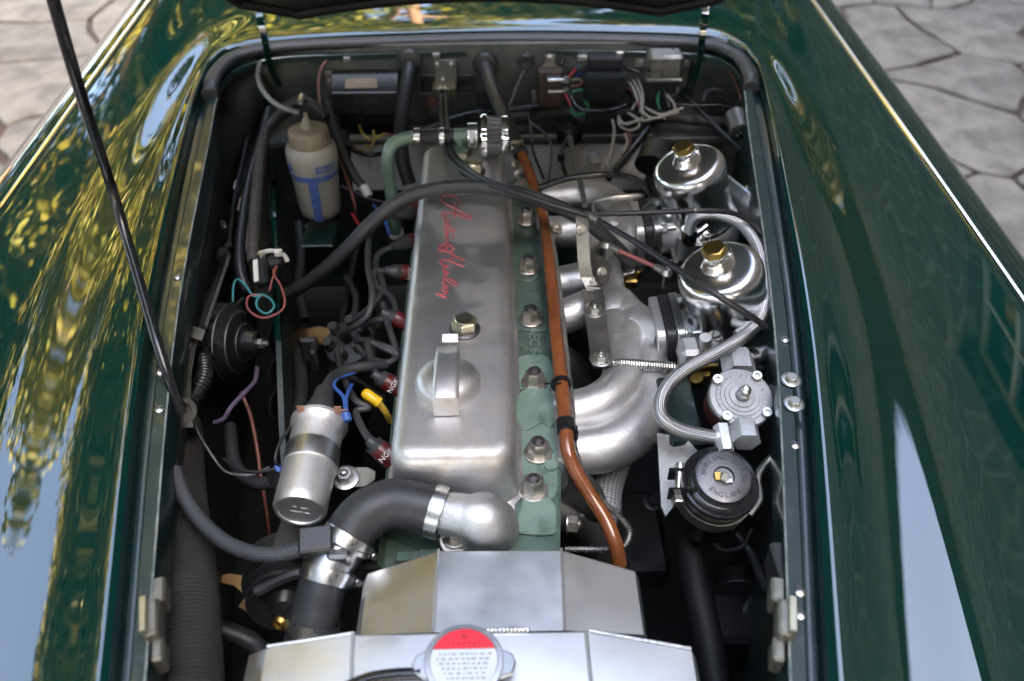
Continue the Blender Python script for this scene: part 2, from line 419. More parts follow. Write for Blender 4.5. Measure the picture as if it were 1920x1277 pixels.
mc = N.new('ShaderNodeMix'); mc.data_type = 'RGBA'; L.new(hs.outputs[0], mc.inputs[0]); mc.inputs[6].default_value = (.055, .050, .042, 1); mc.inputs[7].default_value = (.13, .118, .098, 1)
mx = N.new('ShaderNodeMix'); mx.data_type = 'RGBA'; L.new(rp.outputs[0], mx.inputs[0]); mx.inputs[6].default_value = (.24, .22, .19, 1); L.new(mc.outputs[2], mx.inputs[7])
L.new(mx.outputs[2], N['Principled BSDF'].inputs['Base Color'])
mat('roof_tile', (.10, .07, .06), .8, c2=(.14, .09, .07), sc_=4)
mat('window_frame', (.5, .5, .48), .5); mat('window_glass', (.02, .025, .03), .05)
bx = 3.5; H = 10.0
bld = thing('stone_building', 'stone walled building mirrored in the dark green paint on the right', 'building', (bx+2, 3, 0))
wy = [(-9, -.4), (-.4, .8), (.8, 3.6), (3.6, 4.8), (4.8, 15)]
b = MB()
for i, (y0, y1) in enumerate(wy):
    if i % 2 == 0: b.box((bx+2, (y0+y1)/2, H/2), (4, y1-y0-.002, H), b=.01)
    else: b.box((bx+2, (y0+y1)/2, 1.9), (4, y1-y0, 3.8), b=.01); b.box((bx+2, (y0+y1)/2, (5.3+H)/2), (4, y1-y0, H-5.3), b=.01)
b.build('wall', 'wall_stone', bld, flat=True)
for i in (1, 3):
    y0, y1 = wy[i]; f = MB()
    for yy in (y0+.04, (y0+y1)/2, y1-.04): f.box((bx+.25, yy, 4.55), (.06, .07, 1.48))
    for zz in (3.85, 4.55, 5.25): f.box((bx+.25, (y0+y1)/2, zz), (.05, y1-y0, .07))
    wi = f.build('window', 'window_frame', bld)
    f = MB(); f.box((bx+.29, (y0+y1)/2, 4.55), (.01, y1-y0-.05, 1.45)); f.build('pane', 'window_glass', wi)
b = MB(); b.loft([[(bx-.4, -9.4, H), (bx+2, -9.4, H+1.5), (bx+4.4, -9.4, H)], [(bx-.4, 15.4, H), (bx+2, 15.4, H+1.5), (bx+4.4, 15.4, H)]]); b.build('roof', 'roof_tile', bld, flat=True)

# sunlit trees to the left and behind, mirrored in the left-hand paint and in the bright metal
mat('leaf_a', (.19, .19, .012), .55, c2=(.28, .22, .02), sc_=1.2, spec=.3); mat('leaf_b', (.05, .09, .012), .55, c2=(.12, .14, .014), sc_=1.5, spec=.3)
mat('leaf_c', (.32, .22, .03), .55, c2=(.17, .17, .018), sc_=1.2, spec=.3)
mat('bark', (.34, .21, .13), .9, c2=(.22, .13, .08), sc_=5, bump=.3, bsc=20)
def make_tree(seed, nl, spread, z0, z1, lsz):
    r = random.Random(seed); tr = MB(); lv = MB(); V3 = []; F3 = []
    top = V((r.uniform(-.5, .5), r.uniform(-.5, .5), z1*.86))
    tr.tube([V((0, 0, -.05)), V((.12, .05, z0*.6)), V((-.1, .1, z0*1.2)), top], [.24, .19, .13, .03], 6, 8)
    cl = []
    for i in range(15):
        h = z0+(z1-z0)*(i+.5)/15; a = i*2.4+r.uniform(-.4, .4); q = spread*(1-.55*abs((h-z0)/(z1-z0)-.35)/.65)*r.uniform(.6, 1.05)
        e = V((math.cos(a)*q, math.sin(a)*q, h+r.uniform(.1, .8))); st = V((0, 0, max(h-.9, z0*.7)))
        md = (st+e)/2+V((0, 0, .15)); tr.tube([st, md, e], [.075, .05, .015], 4, 6)
        for u in (.45, .7, .9, 1.02): cl.append((st.lerp(e, u)+V((r.gauss(0, .25), r.gauss(0, .25), r.gauss(0, .2))), r.uniform(.4, .85)))
    for i in range(nl):
        c, rad = cl[r.randrange(len(cl))]
        d = V((r.gauss(0, 1), r.gauss(0, 1), r.gauss(0, .75))); d = d/d.length*rad*r.random()**.4; p = c+d
        n1 = V((r.gauss(0, 1), r.gauss(0, 1), r.gauss(.6, 1))).normalized(); t = n1.orthogonal().normalized(); t = Quaternion(n1, r.uniform(0, 6.28)) @ t; u = n1.cross(t)
        s = lsz*r.uniform(.6, 1.3); o = len(V3)
        V3 += [p-t*s, p+u*s*.45+n1*s*.1, p+t*s, p-u*s*.45+n1*s*.1]; F3.append((o, o+1, o+2, o+3))
    lv.add(V3, F3); return tr, lv
TREES = [make_tree(3, 26000, 2.9, 2.2, 8.6, .10), make_tree(8, 24000, 2.4, 2.0, 10.5, .105)]
tm = [(a.v, a.f, c.v, c.f) for a, c in TREES]; tmesh = {}
def plant(x, y, sx, kind, leaf, rz, label):
    t = thing('tree', label, 'tree', (x, y, 0), 'sunlit trees mirrored in the bodywork')
    for nm, mk in (('trunk', 'bark'), ('crown', leaf)):
        key = (nm, kind, mk)
        if key not in tmesh:
            me = bpy.data.meshes.new(nm); vv, ff = (tm[kind][0], tm[kind][1]) if nm == 'trunk' else (tm[kind][2], tm[kind][3])
            me.from_pydata([tuple(p) for p in vv], [], ff); me.materials.append(MT[mk]); tmesh[key] = me
        o = bpy.data.objects.new(nm, tmesh[key]); COL.objects.link(o); o.parent = t
    t.rotation_euler.z = rz; t.scale = (sx, sx, sx)
TL = 'sunlit tree mirrored in the glossy wing, '
for i, a in enumerate(((-5.4, 3.4, 1.25, 0, 'leaf_a', 0), (-6.4, 7.0, 1.3, 1, 'leaf_c', 1), (-4.2, 9.4, 1.2, 0, 'leaf_a', 2.2), (-1.2, 11.0, 1.2, 1, 'leaf_a', 3), (2.2, 12.5, 1.1, 0, 'leaf_c', 4),
      (-6.6, .2, 1.2, 1, 'leaf_b', 5), (-6.4, -3.6, 1.0, 0, 'leaf_a', 1.3), (-3.4, 14.5, 1.4, 0, 'leaf_b', .5), (-3.6, -6.5, 1.2, 1, 'leaf_b', 2), (1.2, -6.8, 1.25, 0, 'leaf_b', .4), (-1.0, -10.5, 1.5, 1, 'leaf_b', 1.1), (-4.2, 1.8, 1.0, 0, 'leaf_a', 4.4))):  # the three dark trees in front are unseen, added to cut skylight on the bay
    plant(*a, TL+('yellow-green nearest on the left', 'golden behind the left wing', 'yellow-green behind the left corner', 'tall yellow-green behind the windscreen side', 'golden behind the scuttle', 'dark green to the left', 'yellow-green to the front left', 'dark green farthest behind', 'dark green, added front left to block sky', 'dark green, added before the radiator to block sky', 'dark green, added farthest in front to block sky', 'yellow-green and closest to the left wing')[i])

# ================================================================ CAR BODY
def base_z(y): return .835+.04*y
car = thing('car_body', 'glossy dark green sports car body around the open engine bay', 'car', (0, 1.0, 0))
LIPL = [(180, 1500), (203, 1277), (272, 620), (353, 233), (383, 140)]
LIPB = [(400, 113), (440, 88), (530, 74), (700, 64), (960, 57), (1200, 60), (1330, 67), (1390, 90), (1412, 113)]
LIPR = [(1424, 135), (1445, 217), (1510, 610), (1555, 1277), (1565, 1500)]
SUB = 12
lipP = [PS(*q) for q in LIPL+LIPB+LIPR]
lip = spline(lipP, SUB); nlip = len(lip); iL = (len(LIPL)-1)*SUB; iR = (len(LIPL)+len(LIPB))*SUB
def bead_pt(side, y):
    x = (-.686-.012*math.sin((y-.2)*1.2)) if side < 0 else (.655+.012*math.sin((y-.2)*1.2))
    if y < .3: x *= 1-.10*(.3-y)
    return V((x, y, base_z(y)+(.021 if side < 0 else .0115)))
def outer_pt(p, i):
    if i <= iL: f = i/iL; y = lip[0].y*(1-f)+2.35*f; y = lip[i].y + (2.25-lip[iL].y)*(f**3); return bead_pt(-1, y), 1-.6*max(0, f-.75)/.25
    if i >= iR: f = (nlip-1-i)/(nlip-1-iR); y = lip[i].y + (2.25-lip[iR].y)*(f**3); return bead_pt(1, y), 1-.6*max(0, f-.75)/.25
    f = (i-iL)/(iR-iL); e = math.sin(f*math.pi)
    x = -.686+f*(1.341); zz = base_z(2.25)+.021*(abs(2*f-1)**2)+.02*e
    return V((x, 2.25, zz)), .4*abs(2*f-1)**2
NT = 44
def sms(x): x = min(1, max(0, x)); return x*x*(3-2*x)
def side_z(d, h=.021):                                # shroud height against distance from the aperture lip: falls, steps up to the wing crest, rolls over
    return .004*(1-math.exp(-d*160))-.005*sms(d/.06)+h*sms((d-.05)/.115)-.13*max(0, d-.16)**2
rings = []
for k in range(NT+1):
    t = k/NT; r = []
    for i, p in enumerate(lip):
        q, wgt = outer_pt(p, i); s = t**1.15
        x, y = p.x+(q.x-p.x)*s, p.y+(q.y-p.y)*s
        d = math.hypot(x-p.x, y-p.y); D = math.hypot(q.x-p.x, q.y-p.y)
        h_ = .021 if i < nlip/2 else .0108
        zs = base_z(y)+side_z(d, h_)+(q.z-base_z(q.y)-side_z(D, h_))*sms((t-.45)/.55)
        zf = p.z+(q.z-p.z)*t+.005*(1-math.exp(-t*22))
        z = zs*wgt+zf*(1-wgt)
        r.append(V((x, y, z)))
    rings.append(r)
edge_in = [p+V((0, 0, -.024)) for p in rings[0]]
b = MB(); b.loft([edge_in, [p+V((0, 0, -.004)) for p in rings[0]]]+rings, None, False, False, False)
sh = b.build('shroud', 'paint', car, 50)
sh.data.flip_normals()
for side in (-1, 1):
    ys = [-.25+i*.06 for i in range(42)]
    rr = []
    for y in ys:
        o = bead_pt(side, y)+V((side*.004, 0, -.003)); row = [o]
        for k in range(1, 13):
            a = math.radians(2+k*7.0); row.append(o+V((side*.105*math.sin(a), 0, -.105*(1-math.cos(a)))))
        for z in (.70, .6, .45, .35): row.append(V((o.x+side*(.105+.02*(o.z-z)), y, z)))
        rr.append(row)
    b = MB(); b.loft(rr, None, False, False, False); wg = b.build('wing', 'paint', car, 60)
    if side < 0: wg.data.flip_normals()
    wg['label'] = 'left-hand wing beside the paving, catching reflections of sunlit trees' if side < 0 else 'right-hand wing in shade beside the paving'
    b = MB(); b.tube([bead_pt(side, y)+V((side*.002, 0, .0012)) for y in ys], .0046, 3, 10); b.build('wing_bead', 'bead', car)
# the gutter inside the aperture: drop, channel and flange that carries screws and seal
INL = [(255, 1500), (271, 1277), (330, 605), (392, 262), (405, 190)]
INB = [(418, 155), (452, 125), (535, 106), (700, 100), (960, 93), (1200, 96), (1315, 102), (1365, 118), (1386, 140)]
INR = [(1396, 170), (1405, 250), (1453, 620), (1483, 1277), (1488, 1500)]
inn = spline([PS(*q, -.014) for q in INL+INB+INR], SUB)
rows = []
for i in range(nlip):
    a, c = edge_in[i], inn[i]; u = (c-a); u.z = 0; wd = u.length; u.normalize(); zc = a.z
    rows.append([a+V((0, 0, .001)), a+u*.002+V((0, 0, -.004)), a+u*.007+V((0, 0, -.006)), a+u*(wd*.42)+V((0, 0, -.005)), a+u*(wd*.48)+V((0, 0, c.z-zc-.002)), a+u*(wd*.54)+V((0, 0, c.z-zc)), c+V((0, 0, 0)), c+u*.0015+V((0, 0, -.0015)), c+u*.0018+V((0, 0, -.05 if i < iL+2 or i > iR-2 else -.012))])
b = MB(); b.loft(rows, None, False, False, False); g = b.build('gutter_flange', 'paint_worn', car, 40); g.data.flip_normals()
b = MB(); b.tube([p+V((0, 0, -.0005)) for p in inn[:iL+4]], .0013, 1, 6); b.build('flange_edge', 'edge_trim', car)
b = MB(); b.tube([p+V((0, 0, -.0005)) for p in inn[iR-4:]], .0013, 1, 6); b.build('flange_edge', 'edge_trim', car)
# rubber seal across the rear of the aperture
ss = []
for i in range(iL-2, iR+3):
    a, c = lip[i], inn[i]; ss.append(a.lerp(c, .60)+V((0, 0, .006 if iL < i < iR else 0)))
b = MB(); rs_ = []
for i, p in enumerate(ss):
    tg = (ss[min(i+1, len(ss)-1)]-ss[max(i-1, 0)]).normalized(); sd_ = V((tg.y, -tg.x, 0)); wv = .5+.5*math.sin(i*.85)*.12
    rs_.append([p+sd_*(.015*math.cos(q))+V((0, 0, (.010+.0012*wv)*math.sin(q))) for q in [2*math.pi*k/14 for k in range(14)]])
b.loft(rs_); b.build('rubber_seal', 'seal', car, 60)
# bare patches where paint and sealant have flaked above the seal
for (x0, x1, y0, th) in ((655, 745, 72, 5), (598, 622, 79, 3), (520, 536, 82, 4)):
    b = MB(); up = []; lo = []
    for i in range(14):
        x = x0+(x1-x0)*i/13; e = math.sin(math.pi*min(1, max(0, i/13)))**.4; j = random.uniform(.6, 1.2)
        up.append(PS(x, y0-th*.3*e*j, -.0105)); lo.append(PS(x, y0+th*e*random.uniform(.6, 1.2), -.0105))
    b.loft([up, lo, [p+V((0, 0, -.001)) for p in lo], [p+V((0, 0, -.001)) for p in up]], None, False, False, False); b.build('flaked_patch', 'chip', car)
def screw(px, py, off=-.013, r=.0058, par=car, name='screw', m='zinc'):
    p = PS(px, py, off); b = MB(); M = frame(p, (0, -.04, 1))
    b.lathe([(r, 0), (r*.95, .0012), (r*.55, .0026), (0, .003)], M, 18)
    o = b.build(name, m, par); c = MB()
    c.box((0, 0, .0028), (r*.9, r*.22, .0008), M @ Matrix.Rotation(.5, 4, 'Z'), .0001); c.box((0, 0, .0028), (r*.22, r*.9, .00082), M @ Matrix.Rotation(.5, 4, 'Z'), .0001); c.build('slot', 'stud_dark', o)
for a, c in ((333, 520), (298, 768), (300, 698), (1472, 637), (1491, 835), (1500, 1110), (1501, 1153)): screw(a, c)
for a, c in ((533, 80), (757, 72), (952, 65), (1093, 67), (1280, 74), (1378, 98), (470, 92), (1012, 70)): screw(a, c, -.010, .0042)
for a, c in ((1483, 713), (1488, 758)):
    b = MB(); b.bolt(PS(a, c, -.013), (0, 0, 1), .0076, .006, .0125); b.build('flange_bolt', 'zinc', car)
# hinge leaves and catch plates at the front corners
for sd_, x in ((-1, 282), (1, 1474)):
    for j, (dx, y0, y1, wpx, zo) in enumerate(((14*-sd_, 1080, 1128, 28, -.016), (0, 1120, 1192, 30, -.004), (12*-sd_, 1192, 1240, 26, -.016))):
        a, c = PS(x+dx, y0, zo), PS(x+dx, y1, zo); u = c-a; wd = wpx/scl(a)
        M = frame((a+c)/2, V((0, 0, 1)), u); b = MB(); b.box((0, 0, -.012), (u.length*.97, wd*.9, .026), M, .0025); b.build('hinge_leaf', 'hinge', car)
    a, c = PS(x+sd_*12, 1122, -.002), PS(x+sd_*12, 1190, -.002); u = c-a; M = frame((a+c)/2, V((0, 0, 1)), u)
    b = MB(); b.box((0, 0, -.004), (u.length, .007, .020), M, .001); b.build('hinge_edge', 'brass_pale', car)
# inner wing walls, floor and bulkhead of the engine bay
for sd_, nm, seg in ((-1, 'inner_wing', inn[:iL+8]), (1, 'inner_wing', inn[iR-8:])):
    r1 = [p+V((-sd_*.001, 0, -.045)) for p in seg]; r2 = [p+V((sd_*.015, 0, -.14)) for p in seg]; r3 = [V((p.x+sd_*.03, p.y, .35)) for p in seg]
    b = MB(); b.loft([r1, r2, r3], None, False, False, False); o = b.build(nm, 'bay_green', car)
b = MB(); b.box((0, .75, .30), (1.3, 2.0, .02)); b.build('floor_light_stop', 'bay_black', car)  # opaque dark floor added to keep ground light from leaking into the bay
BY = 1.625
b = MB(); b.box((0, BY+.01, .807), (1.06, .02, .185)); b.box((0, BY-.02, .722), (1.06, .09, .012)); b.build('bulkhead', 'bulkhead', car)
b = MB(); b.box((0, 1.62, .52), (1.1, .02, .39)); b.build('lower_bulkhead', 'bay_green', car)
a, c, d, e = P(655, 252, y=1.575), P(1225, 252, y=1.575), P(1205, 352, y=1.50), P(662, 352, y=1.50)
b = MB(); b.loft([[a, c, d, e], [p+V((0, -.002, -.004)) for p in (a, c, d, e)]]); b.build('heat_shield', 'shield', car)
# radiator crossmember in front, so the bay closes at the bottom of the view
b = MB(); b.box((-.02, .18, .5), (.9, .02, .5)); b.build('front_panel', 'bay_black', car)
# bonnet: open, hinged at the scuttle
bh = P(925, 20, .985); al = math.radians(44); ax = V((0, -math.cos(al), math.sin(al))); an = V((0, -math.sin(al), -math.cos(al)))
rr = []; hwid = lambda s: .455-.09*s
for j in range(25):
    s = j/24; row = []
    for i in range(31):
        u = -1+2*i/30; lx = hwid(s)*u*(1 if s > .1 else 1)
        st = s*1.12
        if s < .12: lx *= .72+.28*math.sqrt(max(0, 1-((.12-s)/.12)**2))
        row.append(V((-.02+lx, 0, 0))+V((0, bh.y, bh.z))+ax*st-an*(.03*(1-u*u)))
    rr.append(row)
b = MB(); b.loft(rr, None, False, False, False)
bon = b.build('bonnet', 'bay_green', car, 60)
md = bon.modifiers.new('s', 'SOLIDIFY'); md.thickness = .004; md.offset = -1
rim = rr[0]+[r[-1] for r in rr[1:]]+rr[-1][::-1][1:]+[r[0] for r in rr[::-1][1:]]
b = MB(); b.tube([p+an*.004 for p in rim], .0095, 1, 8, False); b.build('bonnet_rim', 'bay_black', bon)
b = MB()
for u in (-.6, 0, .6):
    b.tube([V((-.02+hwid(s)*u*.9, bh.y, bh.z))+ax*(s*1.1)-an*(.03*(1-u*u)-.012) for s in (.06, .3, .6, .95)], .014, 4, 8)
b.build('bonnet_rib', 'bay_green', bon)
# hinge arms
for l in ([(472, -12, .99), (485, 22, .985), (497, 75, .94), (506, 120, .88), (520, 152, .83), (535, 180, .79)], [(1330, -12, .99), (1323, 20, .985), (1316, 75, .94), (1310, 112, .885), (1300, 150, .84), (1285, 172, .80)]):
    p = pts(l); sp_ = spline(p, 6); b = MB(); rr_ = []
    for i, q in enumerate(sp_):
        tg = (sp_[min(i+1, len(sp_)-1)]-sp_[max(i-1, 0)]).normalized(); s1 = V((1, 0, 0)); s2 = tg.cross(s1).normalized()
        rr_.append([q+s1*.006*a_+s2*.0035*c_ for a_, c_ in ((-1, -1), (1, -1), (1, 1), (-1, 1))])
    b.loft(rr_); o = b.build('hinge_arm', 'paint', bon)
    b = MB(); b.bolt(P(l[1][0]-2, l[1][1]-8, .992), (0, -.6, .8), .007, .005, .009); b.build('hinge_bolt', 'steel_dull', bon)
# prop rod
p0, p1 = P(340, 776, .825), V((-.42, .93, 1.72))
q = P(212, 360, .98)
b = MB(); b.tube([p0, P(298, 652, .885), P(212, 360, .995), P(100, 0, 1.27), p1], .0062, 8, 14); rod = tag(b.build('prop_rod', 'gloss_black'), 'long glossy black bonnet prop rod standing at the left of the bay', 'prop rod')

for x, y, z in ((364, 442, .76), (376, 492, .75), (421, 424, .73), (384, 560, .73), (352, 540, .77)):
    b = MB(); b.bolt(P(x, y, z), (.9, -.2, .4), .006, .004, .010); b.build('panel_bolt', 'steel_dull', car)

# ================================================================ ENGINE
HZ = .765                                     # top face of the cylinder head
eng = thing('engine', 'straight six engine with aluminium rocker cover and green cylinder head', 'engine', (-.03, .95, .35))
XC = -.0505
b = MB(); b.box((XC+.005, .96, .55), (.19, .80, .36), None, .01); b.build('cylinder_block', 'head_dark', eng)
# cylinder head: outline traced on its top face, wavy right-hand edge
hp = [P(x, y, HZ) for x, y in ((1047, 1000), (1052, 930), (1052, 860), (1046, 800), (1040, 720), (1034, 640), (1026, 560), (1018, 480), (1010, 400), (1002, 330), (995, 285))]
hp = [(p.x, p.y) for p in hp]; poly = [(-.135, .60), (-.06, .565), (.0, .548), (.055, .548), (.066, .556)]+hp[1:]+[(.066, 1.34), (-.135, 1.34)]
b = MB(); b.prism(poly, .07, Matrix.Translation((0, 0, HZ-.07)), .004); hd = b.build('cylinder_head', 'head_dark', eng)
# machined pads and bosses, freshly green, that stand proud around the nuts
def blob(l, h, z, m, nm, par, sub=4, bev=.0018):
    pl = spline([P(x, y, z) for x, y in l]+[P(*l[0], z)], sub)[:-1]
    b = MB(); b.prism([(p.x, p.y) for p in pl], h, Matrix.Translation((0, 0, z)), bev); return b.build(nm, m, par)
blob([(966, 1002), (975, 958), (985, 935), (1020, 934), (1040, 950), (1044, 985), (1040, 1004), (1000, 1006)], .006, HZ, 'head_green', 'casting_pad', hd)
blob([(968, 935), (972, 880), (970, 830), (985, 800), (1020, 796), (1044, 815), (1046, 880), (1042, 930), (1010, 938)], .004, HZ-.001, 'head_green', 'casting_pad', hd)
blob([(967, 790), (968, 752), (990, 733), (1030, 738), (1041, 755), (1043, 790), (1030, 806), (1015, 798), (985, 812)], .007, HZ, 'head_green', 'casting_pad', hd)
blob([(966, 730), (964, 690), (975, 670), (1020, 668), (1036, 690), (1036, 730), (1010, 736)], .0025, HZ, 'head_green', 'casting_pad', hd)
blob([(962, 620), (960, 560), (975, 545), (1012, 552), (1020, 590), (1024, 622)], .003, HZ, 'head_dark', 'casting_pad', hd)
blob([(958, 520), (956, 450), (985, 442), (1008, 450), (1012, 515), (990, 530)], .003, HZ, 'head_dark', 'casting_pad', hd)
b = MB(); b.cyl(P(1033, 877, HZ), P(1033, 877, HZ)+V((0, 0, .006)), .0085); b.build('core_plug', 'head_green', hd)
M = frame(P(1002, 648, HZ+.002), (0, 0, 1), (0, -1, 0)); text_mb('AEC 863', .021, M, .0012).build('casting_text', 'head_green', hd)
M = frame(P(978, 655, HZ+.002), (0, 0, 1), (1, 0, 0)); b = MB()
for rr_ in (.0095, .005):
    b.tube([M @ V((rr_*math.cos(t), 1.3*rr_*math.sin(t), 0)) for t in [i*math.pi/2 for i in range(5)]], .0011, 1, 6)
b.build('casting_mark', 'head_green', hd)
# head nuts with studs and washers
for x, y in ((986, 404), (990, 494), (996, 590), (1002, 708), (1009, 840), (1000, 910), (981, 340), (977, 300)):
    p = P(x, y+10, HZ+.004); b = MB(); M = frame(p, (0, 0, 1)) @ Matrix.Rotation(random.uniform(0, 1), 4, 'Z')
    b.hex(M @ Matrix.Translation((0, 0, .002)), .0125, .019); o = b.build('head_nut', 'nut_steel', eng)
    b = MB(); b.lathe([(.0175, 0), (.0175, .002), (.0165, .0028), (.011, .0028)], M, 24); b.build('washer', 'nut_steel', o)
    b = MB(); b.lathe([(.0078, .015), (.0078, .0225), (.006, .025), (0, .0262)], M, 18); b.build('stud', 'stud_dark', o)
# ---- rocker cover
yF, yR = .609, 1.325; yc, hy, hx = (yF+yR)/2, (yR-yF)/2, .0735
MC = Matrix.Translation((XC, yc, 0))
def ring(ins, z, r=.03): return [(x, y, z) for x, y in rrect(hx-ins, hy-ins, max(r-ins, .008), 8)]
b = MB(); b.loft([ring(-.007, .764, .034), ring(-.007, .7665, .034), ring(-.0055, .768), ring(.0, .7685), ring(.001, .770), ring(.0022, .80), ring(.0035, .829), ring(.0048, .8365), ring(.0075, .8430), ring(.0118, .8475), ring(.0175, .8497), ring(.024, .8503)], MC)
cov = b.build('rocker_cover', 'cover', eng, 50); cov['label'] = 'long brushed aluminium rocker cover with red script'
b = MB(); b.loft([ring(-.0085, .7615, .034), ring(-.0085, .764, .034), ring(.004, .764)], MC, True, False); b.build('cover_gasket', 'gasket', cov)
# filler cap: domed disc with a broad bridge handle
p = P(840, 722, .852); S_ = 1/scl(p); M = frame(p, (0, 0, 1), (1, 0, 0)); rc = 62*S_
b = MB(); b.lathe([(rc, -.002), (rc, .004), (rc*.985, .0075), (rc*.93, .0125), (rc*.78, .0175), (rc*.5, .021), (0, .0225)], M, 48); cap = b.build('filler_cap', 'cover', cov, 50)
cap['label'] = 'domed aluminium oil filler cap with bridge handle'
wd = .0145; rr_ = []
for (yy, z0, z1, w_) in ((.049, .000, .004, .8), (.048, .000, .017, .88), (.040, .0, .0275, .95), (.020, .0, .0325, 1), (0, .0, .0335, 1), (-.020, .0, .0328, 1), (-.036, .0, .0305, 1), (-.0455, .0, .0265, 1), (-.0475, .0, .0165, 1), (-.048, .0, .003, 1)):
    ww = wd*w_; rr_.append([(-ww, yy, z0), (ww, yy, z0), (ww, yy, z1-.003), (ww-.002, yy, z1-.0008), (ww-.005, yy, z1), (-ww+.005, yy, z1), (-ww+.002, yy, z1-.0008), (-ww, yy, z1-.003)])
b = MB(); b.loft(rr_[::-1], M @ Matrix.Translation((0, -.002, 0))); b.build('handle', 'cover', cap, 40)
# cover bolt: brass dome nut on washer, small white sticker
def covernut(px, py, r):
    p = P(px, py, .851); b = MB(); M = frame(p, (0, 0, 1)) @ Matrix.Rotation(.35, 4, 'Z')
    b.lathe([(r*1.3, 0), (r*1.3, .002), (r*1.15, .0035), (r, .0035)], M, 28); o = b.build('bolt_washer', 'stud_dark', cov)
    b = MB(); b.hex(M @ Matrix.Translation((0, 0, .0035)), r*1.08, .0135); b.lathe([(r*.8, .0165), (r*.7, .0182), (0, .0188)], M, 24); b.build('cover_bolt', 'brass_pale', cov)
covernut(871, 618, .0155); covernut(886, 322, .016)
p = P(844, 634, .862); b = MB(); b.box((0, 0, 0), (.0195, .012, .0008), frame(p, (0, -.35, 1)), .0002); b.box((0, .004, -.006), (.010, .0012, .012), frame(p, (0, -.35, 1)), .0002); b.build('sticker', 'tag_white', cov)
rf = random.Random(5); b = MB()
for k in range(34):
    x, y = 800+rf.gauss(0, 16)-10*(k % 3), 766+rf.gauss(0, 5); r_ = rf.uniform(.0003, .0009); b.lathe([(r_, 0), (r_*.8, .0003), (0, .0004)], frame(P(x, y, .8505), (0, 0, 1)), 6)
struct(b.build('rust_flecks', 'rust', cov), 'stuff')
# red script along the cover
def sc6(l): return [P(700+x/5.322, 340+y/5.322, .8510) for x, y in l]
strokes = [
 [(862, 212), (858, 182), (820, 150), (760, 135), (700, 142), (676, 168), (692, 198), (735, 228), (795, 257), (860, 292), (930, 328), (982, 357), (975, 373), (945, 370), (890, 347), (820, 325), (760, 312), (705, 312), (682, 326), (705, 346), (735, 345)],
 [(806, 205), (828, 232), (820, 290), (815, 356)],
 [(735, 345), (712, 370), (722, 398), (760, 378), (735, 400), (712, 412), (730, 430), (764, 428), (742, 446), (722, 462)],
 [(722, 462), (770, 470), (828, 487)], [(722, 462), (715, 485), (730, 500), (795, 492)], [(795, 520), (793, 550)],
 [(730, 500), (722, 525), (756, 522), (730, 540), (722, 560), (748, 575), (738, 600), (712, 625)],
 [(712, 625), (672, 636), (650, 662), (662, 690), (690, 690), (700, 668), (730, 640), (765, 636), (798, 660), (790, 690), (752, 694), (738, 668), (756, 652)],
 [(690, 690), (740, 705), (790, 725), (850, 762), (912, 790)], [(782, 690), (788, 740), (778, 805)],
 [(690, 828), (664, 802), (676, 785), (715, 782), (778, 803), (840, 826), (905, 852)],
 [(690, 828), (712, 850), (742, 852), (742, 832), (716, 836), (702, 862), (712, 890), (742, 905), (744, 922), (715, 920), (702, 900), (708, 880)],
 [(744, 905), (722, 930), (702, 955), (720, 972), (780, 978), (826, 1005), (834, 1030), (810, 1036), (760, 1002), (722, 984), (700, 990), (692, 1012)],
 [(692, 1012), (715, 1040), (746, 1060), (745, 1076), (720, 1064), (698, 1052), (690, 1080), (705, 1098), (744, 1106), (720, 1122)],
 [(728, 1166), (700, 1140), (660, 1124), (632, 1120), (655, 1138), (690, 1150), (728, 1166)], [(720, 1122), (700, 1140)]]
b = MB()
for s in strokes:
    q = sc6(s); b.tube(q, .00115, 5, 6)
lt = b.build('script_lettering', 'red_paint', cov)
lt.scale.z = .6; lt['label'] = 'red handwritten style script reading Austin Healey'
# ---- thermostat housing: flange, elbow and swollen dome
th = thing('thermostat_housing', 'cast aluminium thermostat elbow at the front of the engine', 'thermostat housing', P(900, 1010, .76))
fl = [(945, 925), (966, 940), (965, 990), (945, 1022), (880, 1035), (835, 1022), (838, 995), (870, 960)]
blob(fl, .010, .758, 'alu_cast', 'flange', th, 3)
a, c, d, e = P(832, 962, .800), P(872, 968, .802), P(905, 975, .800), P(915, 1000, .765)
b = MB(); b.tube([a, c, d, P(922, 985, .785), e], [.0235, .024, .028, .030, .031], 8, 28)
b.lathe([(.031, -.028), (.0315, -.006), (.030, .007), (.0225, .0185), (.0105, .0235), (0, .025)], frame(P(908, 972, .79), (.15, -.1, 1)), 32)
b.build('elbow', 'alu_cast', th, 60)
for x, y in ((944, 928), (853, 1008)):
    b = MB(); b.bolt(P(x, y, .768), (0, 0, 1), .0098, .010, .0145, .0058); b.build('stud_nut', 'nut_steel', th)
b = MB(); b.cyl(P(853, 1012, .755), P(853, 1012, .768), .017); b.build('boss', 'alu_cast', th)
# ---- block of front timing area under hoses
b = MB(); b.box((-.1, .56, .70), (.03, .012, .1)); b.box((-.06, .555, .70), (.06, .02, .11)); b.build('water_pump', 'head_dark', eng)
# ---- exhaust manifold hidden beneath the inlet
b = MB()
for y in (.66, .80, .95, 1.1): b.tube([V((.06, y, .70)), V((.11, y, .67)), V((.15, y-.02, .58)), V((.16, y-.05, .45))], .024, 5, 12)
b.build('exhaust_manifold', 'steel_dull', eng)
b = MB(); b.bolt(P(1062, 982, .72), (1, -.1, 0), .011, .013, .014, .006); b.build('stud_nut', 'nut_steel', eng)
b = MB(); b.tube([P(1062, 905, .73), P(1095, 930, .71), P(1105, 960, .68)], .024, 5, 14); b.build('exhaust_port', 'steel_dull', eng)
